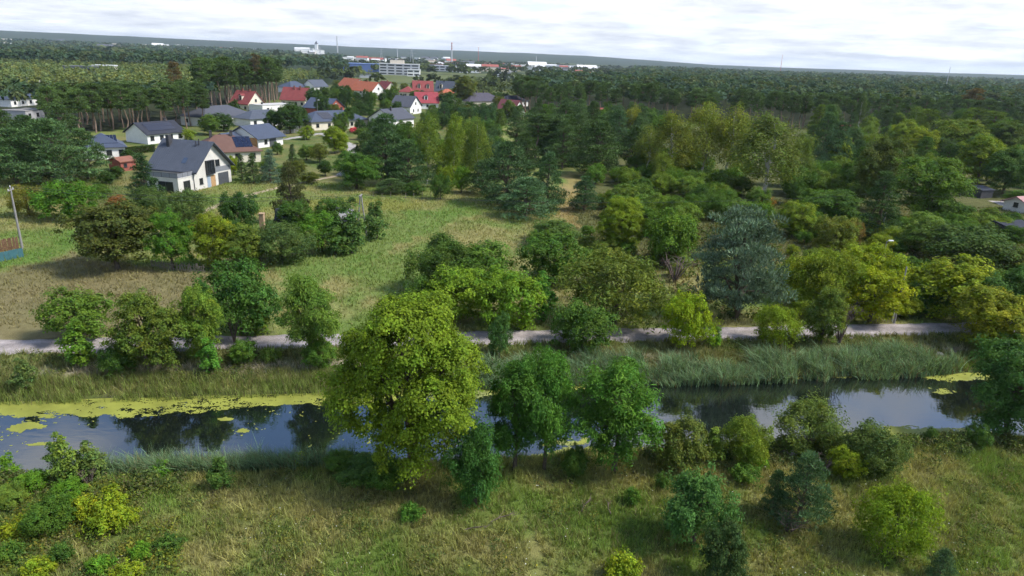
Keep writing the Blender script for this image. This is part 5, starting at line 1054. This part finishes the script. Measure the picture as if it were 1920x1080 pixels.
# garden trees between the houses, named after the house they stand by
SHORT = ['brown hip-roofed house', 'low blue-roofed house', 'solar-roofed white bungalow', 'left white bungalow', 'brick shed', 'wide grey hip-roofed house', 'left red-roofed house', 'right red-roofed house', 'white flat-roofed house', 'low grey hip-roofed house', 'wide blue-roofed house', 'red brick house', 'large orange-roofed house', 'orange-roofed wing', 'faded red-roofed house', 'low red-roofed house', 'tall red-brown roofed house', 'dark grey steep-roofed house', 'bright red-roofed house', 'low orange-red roof', 'white gabled house', 'grey-roofed house by the birches', 'purple-grey hip roof', 'maroon-roofed house', 'dark hip-roofed bungalow', 'far left blue-roofed house', 'grey flat-roofed house', 'peeking blue-grey roof']
HS = [(a_, q[1], q[2]) for a_, q in zip(SHORT, HOUSES)]
def by_house(adj, noun, x, y): return near_label(adj, noun, x, y, HS)
GA = dict(dark='dark green', mid='mid-green', yg='yellow-green', olive='olive', red='dark red-leaved')
for i, (px, py, top, wp, k) in enumerate(GARD):
    q = P(px, py); tree(('broad', 'broad', 'shrub')[i % 3], px, py, top, wp, by_house(GA[k], 'garden tree', q[0], q[1]), GS[k], 'village garden trees')
r = np.random.default_rng(77); nset = 0
for a, b2 in scatter([(300, 262), (420, 225), (500, 190), (640, 160), (860, 165), (960, 200), (880, 235), (740, 262), (640, 262), (470, 262)], 260, 6, 78):
    if min(math.hypot(a - q[1], b2 - q[2]) - q[3] for q in HOUSES) < 1.5 or nset >= 95: continue
    nset += 1; k = ('dark', 'dark', 'mid', 'olive')[r.integers(4)]; h = r.uniform(3.5, 7.5)
    plant_at(('broad', 'shrub', 'broad')[nset % 3], a, b2, 0, h, h * r.uniform(.75, 1.05), GS[k], by_house(GA[k], 'tree', a, b2), 'village garden trees')

# ------------------------------------------------------------------ poles, lamp, wires, fences, rocks
POLE = plain('concrete_pole', (.24, .23, .22), .9, .1, .15, 3); WOODP = plain('old_wood', (.20, .17, .14), .9, .1, .3, 3); TEAL = plain('teal_paint', (.045, .125, .15), .6, .3, .15, 2); BROWNB = plain('brown_board', (.13, .075, .045), .85, .15, .3, 3)
def top_h(px, py, top):
    x, y, z = P(px, py); return x, y, z, max(h_ for h_ in np.arange(.5, 15, .05) if proj((x, y, z + h_))[1] > top)
def pole(px, py, top, label, r0=.14, arm=True):
    x, y, z, hh = top_h(px, py, top); e = empty('utility_pole', (x, y, z), .2); tag(e, label, 'utility pole')
    MB().tube([(0, 0, -.3), (0, 0, hh / 2), (0, 0, hh)], [r0 * 1.2, r0, r0 * .7], 10).build('pole', POLE, e)
    if arm:
        MB().box(-.07, .07, -.75, .75, hh - .5, hh - .36).build('crossarm', POLE, e)
        for q in (-.65, 0, .65): MB().tube([(0, q, hh - .36 if q else hh), (0, q, hh - .16 if q else hh + .2)], [.05, .035], 8).build('insulator', FRAME_W, e)
    return (x, y, z + hh)
T1 = pole(42, 466, 350, 'leaning-looking concrete utility pole at the left edge by the teal fence')
T3 = pole(1676, 606, 500, 'slim utility pole beside the track among golden bushes', .11, False); T4 = pole(1652, 440, 362, 'grey utility pole behind the spruce at right', .13)
x, y, z, hh = top_h(679, 442, 366); e = empty('utility_pole', (x, y, z)); tag(e, 'A-frame concrete utility pole beside the feathery willows', 'utility pole')
for s in (-1, 1): MB().tube([(s * .75, 0, -.3), (s * .08, 0, hh)], [.15, .1], 8).build('leg', POLE, e)
MB().box(-.5, .5, -.06, .06, hh * .45, hh * .45 + .12).build('brace', POLE, e); MB().box(-.1, .1, -.8, .8, hh - .1, hh + .06).build('crossarm', POLE, e); T2 = (x, y, z + hh)
def wire(a, b2, label, sag=.8, off=0.0):
    a, b2 = Vector(a), Vector(b2); n = (b2 - a).normalized(); sd2 = Vector((-n.y, n.x, 0)) * off; pts = [a.lerp(b2, u) + sd2 - Vector((0, 0, sag * 4 * u * (1 - u))) for u in np.linspace(0, 1, 13)]
    tag(MB().tube(pts, .022, 4).build('power_line', FRAME_D), label, 'cable')
Tm = (12.0, 108.0, 8.0)
wire(T1, T2, 'overhead line from the left pole to the A-frame pole, upper wire', .9, .3); wire(T1, T2, 'overhead line from the left pole to the A-frame pole, lower wire', 1.3, -.4)
wire(T2, T4, 'overhead line from the A-frame pole across the field to the right', 1.4, .2); wire(T4, (130, 122, 8.5), 'overhead line running right from the pole behind the spruce', 1.2); wire(T1, (-130, 80, 8), 'overhead line leaving the picture left of the pole', .8)
for px, py, top, lab in ((1654, 494, 452, 'white-headed street lamp in the overgrown orchard'), (597, 236, 188, 'tall street lamp in the village by the hip-roofed house'), (370, 204, 178, 'tall lamp post below the tall pines')):
    x, y, z, hh = top_h(px, py, top); e = empty('street_lamp', (x, y, z)); tag(e, lab, 'street lamp'); MB().tube([(0, 0, -.2), (0, 0, hh)], [.09, .05], 8).build('post', POLE, e); MB().tube([(0, 0, hh - .03), (.25, 0, hh + .06), (.6, 0, hh + .1)], [.045, .04, .035], 6).build('arm', POLE, e); MB().hexa([(.25, -.16, hh + .06), (.95, -.12, hh + .09), (.95, .12, hh + .09), (.25, .16, hh + .06), (.3, -.12, hh + .2), (.9, -.08, hh + .2), (.9, .08, hh + .2), (.3, .12, hh + .2)]).build('lamp_head', FRAME_W, e)
p = P(1676, 604); e = empty('marker_post', P(1674, 603)); tag(e, 'short white concrete post at the track edge under the golden bushes', 'post'); MB().box(-.12, .12, -.12, .12, -.2, 1.4).build('post', FRAME_W, e); MB().box(-.15, .15, -.15, .15, 1.4, 1.48).build('cap', POLE, e)
def fence(name, pts, hgt, bw, gap, mat, label, rail=True, jit=.06, seed=1, wt=.03):
    rr_ = random.Random(seed); q = [P(*p) for p in pts]; o = empty(name, q[0]); tag(o, label, 'fence'); mesh = None; b0 = MB().box(0, bw, -wt / 2, wt / 2, 0, hgt); me = b0.mesh('board'); me.materials.append(mat)
    for i in range(len(q) - 1):
        a, b2 = Vector(q[i]), Vector(q[i + 1]); L = (b2 - a).length; d = (b2 - a) / L; n = int(L / (bw + gap)); rz = math.atan2(d.y, d.x)
        for j in range(n):
            p = a + d * (j * (bw + gap)); b = link('board', me, None, o); b.location = (p.x - q[0][0], p.y - q[0][1], float(height(p.x, p.y)) - q[0][2]); b.rotation_euler = (rr_.gauss(0, jit * .5), rr_.gauss(0, jit), rz); b.scale = (1, 1, 1 + rr_.gauss(0, jit))
        if rail:
            for zf in (.25, .75):
                nx, ny = -d.y * .045, d.x * .045; A2 = a - Vector(q[0]); B2 = b2 - Vector(q[0]); MB().tube([(A2.x + nx, A2.y + ny, A2.z + hgt * zf), (B2.x + nx, B2.y + ny, B2.z + hgt * zf)], .035, 4).build('rail', mat, o)
fence('teal_fence', [(-70, 500), (0, 491), (47, 481)], 1.2, .55, .02, TEAL, 'teal sheet fence at the left picture edge', jit=.01)
fence('board_fence', [(-70, 478), (0, 474), (38, 466)], 1.7, .16, .03, BROWNB, 'brown board fence behind the teal one at the left edge', jit=.03, seed=2)
fence('picket_fence', [(283, 500), (330, 508), (385, 512)], 1.0, .08, .14, WOODP, 'broken grey picket fence under the garden thicket', jit=.1, seed=3)
fence('picket_fence', [(490, 498), (512, 490), (560, 478)], 1.0, .08, .16, WOODP, 'short weathered picket fence right of the thicket', jit=.1, seed=4)
fence('field_fence', [(700, 370), (760, 372), (850, 368)], 1.1, .09, 1.6, WOODP, 'row of thin fence stakes along the field edge', rail=False, jit=.08, seed=5)
fence('lane_fence', [(523, 253), (570, 247)], 1.3, .5, .25, POLE, 'pale panelled garden fence along the village lane', jit=.01, seed=6)
fence('garden_fence', [(325, 233), (386, 225)], 1.6, 1.2, .05, POLE, 'pale grey concrete panel fence behind the bungalow', jit=.005, seed=7)
a, b2 = Vector(P(1480, 362)), Vector(P(1521, 367)); e = empty('white_railing', a, math.atan2((b2 - a).y, (b2 - a).x)); tag(e, 'low white two-bar railing in the scrub right of the birches', 'railing'); L = (b2 - a).length
for u in (0, .5, 1): MB().box(u * L - .07, u * L + .07, -.06, .06, -.2, 1.15).build('post', FRAME_W, e)
for z in (.95, .35): MB().box(-.1, L + .1, -.1, -.061, z, z + .16).build('bar', FRAME_W, e)
# hedge of the left bungalow
a, b2 = Vector(P(238, 290)), Vector(P(290, 284)); L = (b2 - a).length; r = np.random.default_rng(611); n = 2600; e = empty('clipped_hedge', a, math.atan2((b2 - a).y, (b2 - a).x)); tag(e, 'clipped dark green hedge beside the left bungalow', 'hedge')
c = np.stack([r.uniform(0, L, n), r.choice([-.45, .45], n) + r.normal(0, .08, n), r.uniform(0, 1.7, n)], 1); kk = r.uniform(0, 1, n) < .35; c[kk, 1] = r.uniform(-.45, .45, kk.sum()); c[kk, 2] = 1.7 + r.normal(0, .06, kk.sum())
V = leaf_quads(c, r.normal(size=(n, 3)) + np.array([0, 0, .4]), .32, .24, r); o = link('foliage', np_mesh('hedge', V, np.arange(len(V)).reshape(-1, 4), np.repeat(np.array([1, 1, 1]) * r.uniform(.6, 1.4, (n, 1)), 4, 0)), LEAF, e); o.color = (.05, .085, .02, 1); MB().box(.1, L - .1, -.3, .3, -.2, 1.5).build('branches', BARK, e)
ROCK = plain('field_stone', (.36, .31, .28), .9, .15, .25, 4, bump=.4)
def rock(px, py, s, label, seed):
    bm = bmesh.new(); bmesh.ops.create_icosphere(bm, subdivisions=3, radius=1); rr_ = np.random.default_rng(seed); pl = [(sph(1, rr_)[0], rr_.uniform(.62, .9)) for _ in range(9)]
    for v_ in bm.verts:
        for nn_, dd in pl:
            k = v_.co.dot(Vector(nn_)) - dd
            if k > 0: v_.co -= Vector(nn_) * k
        v_.co = Vector((v_.co.x * s, v_.co.y * s * .8, v_.co.z * s * .7))
    me = bpy.data.meshes.new('stone'); bm.to_mesh(me); bm.free(); x, y, z = P(px, py); o = link('stone', me, ROCK); o.location = (x, y, z + s * .25); tag(o, label, 'stone')
rock(1479, 855, .62, 'pinkish boulder at the water edge behind the compact pine', 1); rock(1566, 848, .4, 'small pale stone below the grey-green willow', 2); rock(163, 950, .34, 'pale stone between the yellow herbs at lower left', 3); rock(1760, 668, .5, 'pale stone on the bank at the right end of the reeds', 4)
def stick(px, py, L, rz, label, seed):
    x, y, z = P(px, py); rr_ = random.Random(seed); e = empty('fallen_branch', (x, y, z + .25), rz); tag(e, label, 'branch'); b = MB(); b.tube([(0, 0, 0), (L * .35, .12 * L, .06), (L * .7, .1 * L, .18), (L, .22 * L, .1)], [.035, .028, .02, .01], 6); e2 = b.build('limb', TWIG, e)
    for k in range(4): u = .3 + .17 * k; MB().tube([(L * u, .11 * L, .08), (L * u + rr_.uniform(.1, .3) * L, (.11 + rr_.uniform(-.25, .25)) * L, .25)], [.022, .006], 5).build('twig', TWIG, e)
stick(1090, 965, 1.6, .9, 'pale fallen branch lying in the meadow below the ash trees', 1); stick(920, 985, 1.8, .3, 'brown fallen branch in the grass near the low ash bush', 2); stick(1145, 970, 1.3, 1.5, 'curved dry branch in the meadow right of the pale one', 3); stick(870, 1000, 1.5, 0, 'dry branch in the straw grass at bottom centre', 4)
tree('bare', 1478, 1000, 968, 84, 'dead purple-brown twigs at the foot of the compact pine'); tree('bare', 1540, 890, 855, 60, 'dead brown twigs left of the grey-green willow'); tree('bare', 170, 915, 880, 50, 'bare grey twigs among the left bank saplings')
tree('weed', 548, 236 + 10, 236, 16, 'pink flowering bush beside the village lane', (.35, .06, .12)) if False else None
tree('weed', 663, 250, 238, 16, 'pink flowering bush beside the village lane', (.40, .06, .14), name='flowering_bush')

# ------------------------------------------------------------------ the distant town
def at_dist(px, dist):
    d = ray(px, 100); a = math.atan2(d[0], d[1]); return math.sin(a) * dist, math.cos(a) * dist
TM = [plain('town_white', (.80, .79, .76), .8, .2, .05), plain('town_cream', (.62, .55, .45), .8, .2, .05), plain('town_grey', (.45, .46, .48), .8, .2, .05), plain('town_pink', (.5, .36, .32), .8, .2, .05)]
TR = [plain('town_roof_pale', (.62, .62, .62), .7, .3, .05), plain('town_roof_red', (.30, .10, .08), .8, .2, .1), plain('town_roof_dark', (.10, .105, .12), .7, .3, .1)]
def block(px, dist, w_, d, h, wm_, rm_, label, group=None, flat=True, rz=0, storeys=0, name='town_building', base=0):
    x, y = at_dist(px, dist); e = empty(name, (x, y, float(height(x, y)) + base), rz - math.atan2(x, y) * .6); tag(e, label, 'building', group); MB().box(-w_ / 2, w_ / 2, 0, d, -2, h).build('wall', wm_, e)
    if flat: MB().box(-w_ / 2 - .4, w_ / 2 + .4, -.4, d + .4, h, h + .7).build('roof', rm_, e)
    else: MB().slab([(-w_ / 2 - .6, -.6, h), (w_ / 2 + .6, -.6, h), (w_ / 2 + .6, d / 2, h + d * .32), (-w_ / 2 - .6, d / 2, h + d * .32)], .4).slab([(w_ / 2 + .6, d + .6, h), (-w_ / 2 - .6, d + .6, h), (-w_ / 2 - .6, d / 2, h + d * .32), (w_ / 2 + .6, d / 2, h + d * .32)], .4).build('roof', rm_, e)
    for k in range(storeys):
        z = (k + .35) * h / storeys; n = max(2, int(w_ / 9))
        for j in range(n): c0 = -w_ / 2 + w_ * (j + .12) / n; MB().box(c0, c0 + w_ * .76 / n, -.12, .1, z, z + h / storeys * .42).build('window', PANE, e)
    return e
e = block(680, 1080, 62, 40, 11, plain('steel_blue', (.10, .16, .36), .5, .4, .05), plain('steel_blue_roof', (.14, .22, .46), .45, .4, .05), 'long blue industrial hall left of the white office block')
e = block(748, 960, 52, 18, 14, TM[2], TR[0], 'grey-white office block with ribbon windows beyond the village', storeys=4); MB().box(-12, 6, 4, 14, 14.7, 19).build('roof_house', TM[1], e)
block(775, 930, 16, 14, 8, TM[0], TR[0], 'low white annex right of the office block', storeys=2); block(835, 1300, 40, 20, 9, TM[2], TR[0], 'pale grey hall behind the scrub field', storeys=2); block(880, 1250, 34, 20, 9, TM[0], TR[0], 'white hall with pale roof right of the grey one')
block(945, 1050, 20, 10, 6, TM[0], TR[2], 'small pale house right of the scrub field', storeys=2); block(690, 820, 20, 9, 4, TM[2], TR[2], 'dark low shed before the blue hall') ; block(145, 640, 22, 12, 9, plain('far_house_grey', (.22, .24, .30), .7, .3, .1), TR[2], 'grey building between the pines at upper left', storeys=2); block(190, 680, 16, 12, 9, TM[1], TR[0], 'cream building between the pines at upper left', storeys=2); block(40, 520, 13, 8, 5, TM[2], TR[2], 'grey house behind the pine stems at far left', storeys=2)
rt = np.random.default_rng(701)
def many(n, x0, x1, d0, d1, ws, hs, label, group, base=0, cols=(0, 0, 0, 1, 2), roofs=(0, 0, 1, 2)):
    for _ in range(n):
        w_ = rt.uniform(*ws) * .75; block(rt.uniform(x0, x1), rt.uniform(d0, d1), w_, w_ * rt.uniform(.35, .6), rt.uniform(*hs), TM[cols[rt.integers(len(cols))]], TR[roofs[rt.integers(len(roofs))]], label, group, rt.uniform() < .6, rt.uniform(-.4, .4), base=base)
many(46, 800, 1110, 1250, 2300, (14, 46), (7, 12), 'pale building in the distant town right of the office block', 'distant town, right part')
many(14, 960, 1130, 1700, 2100, (50, 110), (9, 13), 'long white warehouse in the distant town', 'distant white warehouses', cols=(0, 0, 2), roofs=(0, 0))
many(30, 640, 860, 1500, 3000, (16, 46), (8, 14), 'pale building in the distant town behind the office block', 'distant town, middle part')
many(18, 555, 610, 3000, 3800, (22, 55), (12, 26), 'white tower block of the far housing estate', 'far housing estate', cols=(0, 0, 1), roofs=(0,))
many(26, 5, 300, 2600, 3700, (24, 70), (9, 16), 'white building at the foot of the far left hills', 'buildings below the far left hills', cols=(0, 0, 1))
many(12, 300, 480, 3000, 4000, (24, 60), (9, 16), 'white building on the far slope above the pines', 'buildings on the far slope', cols=(0, 0, 1))
REDW = plain('chimney_red_band', (.5, .12, .10), .8, .2, .05)
for px, dist, hh, r0, lab, band in ((847, 2100, 62, 2.2, 'tall chimney with red bands in the distant town', True), (633, 3000, 78, 2.6, 'slender pale chimney in front of the far hills', False), (745, 2700, 45, 1.6, 'small pale chimney left of the banded one', False), (1006, 2000, 34, 1.3, 'thin mast above the white warehouses', False), (897, 3200, 60, 1.2, 'thin grey mast on the far ridge', True), (1468, 3000, 75, .9, 'thin red-white mast on the right horizon', True), (1788, 900, 34, .35, 'thin pale mast rising from the right forest', False)):
    x, y = at_dist(px, dist); e = empty('chimney_stack' if r0 > 1.4 else 'radio_mast', (x, y, float(height(x, y)))); tag(e, lab, 'chimney' if r0 > 1.4 else 'mast'); MB().tube([(0, 0, -2), (0, 0, hh)], [r0, r0 * .7], 10).build('shaft', TM[2] if r0 > 1.4 or not band else REDW, e)
    if band:
        for k in (.72, .84, .96): MB().tube([(0, 0, hh * k), (0, 0, hh * (k + .05))], [r0 * .86, r0 * .84], 10).build('band', REDW if r0 > 1.4 else TM[0], e)
for px, dist, hh, lab in ((772, 1500, 38, 'lattice power pylon behind the office block'), (715, 2300, 40, 'lattice power pylon far behind the blue hall'), (600, 2200, 38, 'lattice power pylon below the far housing estate')):
    x, y = at_dist(px, dist); e = empty('power_pylon', (x, y, float(height(x, y)))); tag(e, lab, 'pylon')
    for sx in (-1, 1):
        for sy in (-1, 1): MB().tube([(sx * 4, sy * 4, -1), (sx * .6, sy * .6, hh)], .28, 4).build('leg', TM[2], e)
    for k in (.62, .76, .9): MB().box(-9 + 4 * abs(k - .76) * 10, 9 - 4 * abs(k - .76) * 10, -.4, .4, hh * k, hh * k + .6).build('crossarm', TM[2], e)
x, y = at_dist(594, 3300); e = empty('church_tower', (x, y, float(height(x, y)))); tag(e, 'white church tower at the right of the far housing estate', 'tower'); MB().box(-6, 6, -6, 6, -2, 44).build('wall', TM[0], e); MB().poly([(-6.5, -6.5, 44), (6.5, -6.5, 44), (0, 0, 58)]).poly([(6.5, -6.5, 44), (6.5, 6.5, 44), (0, 0, 58)]).poly([(6.5, 6.5, 44), (-6.5, 6.5, 44), (0, 0, 58)]).poly([(-6.5, 6.5, 44), (-6.5, -6.5, 44), (0, 0, 58)]).build('roof', TR[2], e)

# ------------------------------------------------------------------ haze
hz = MB().box(-15000, 15000, -15000, 15000, -62, 190).mesh('haze'); ma, t, out = new_mat('haze_air'); pv = N(t, 'ShaderNodeVolumePrincipled'); pv.inputs['Color'].default_value = (.74, .86, 1.0, 1); pv.inputs['Density'].default_value = 6e-5; pv.inputs['Density Attribute'].default_value = ''; pv.inputs['Anisotropy'].default_value = .2
lk(t, pv.outputs[0], out.inputs['Volume']); tag(link('haze', hz, ma), 'thin pale blue haze over the far landscape', 'haze', kind='stuff')
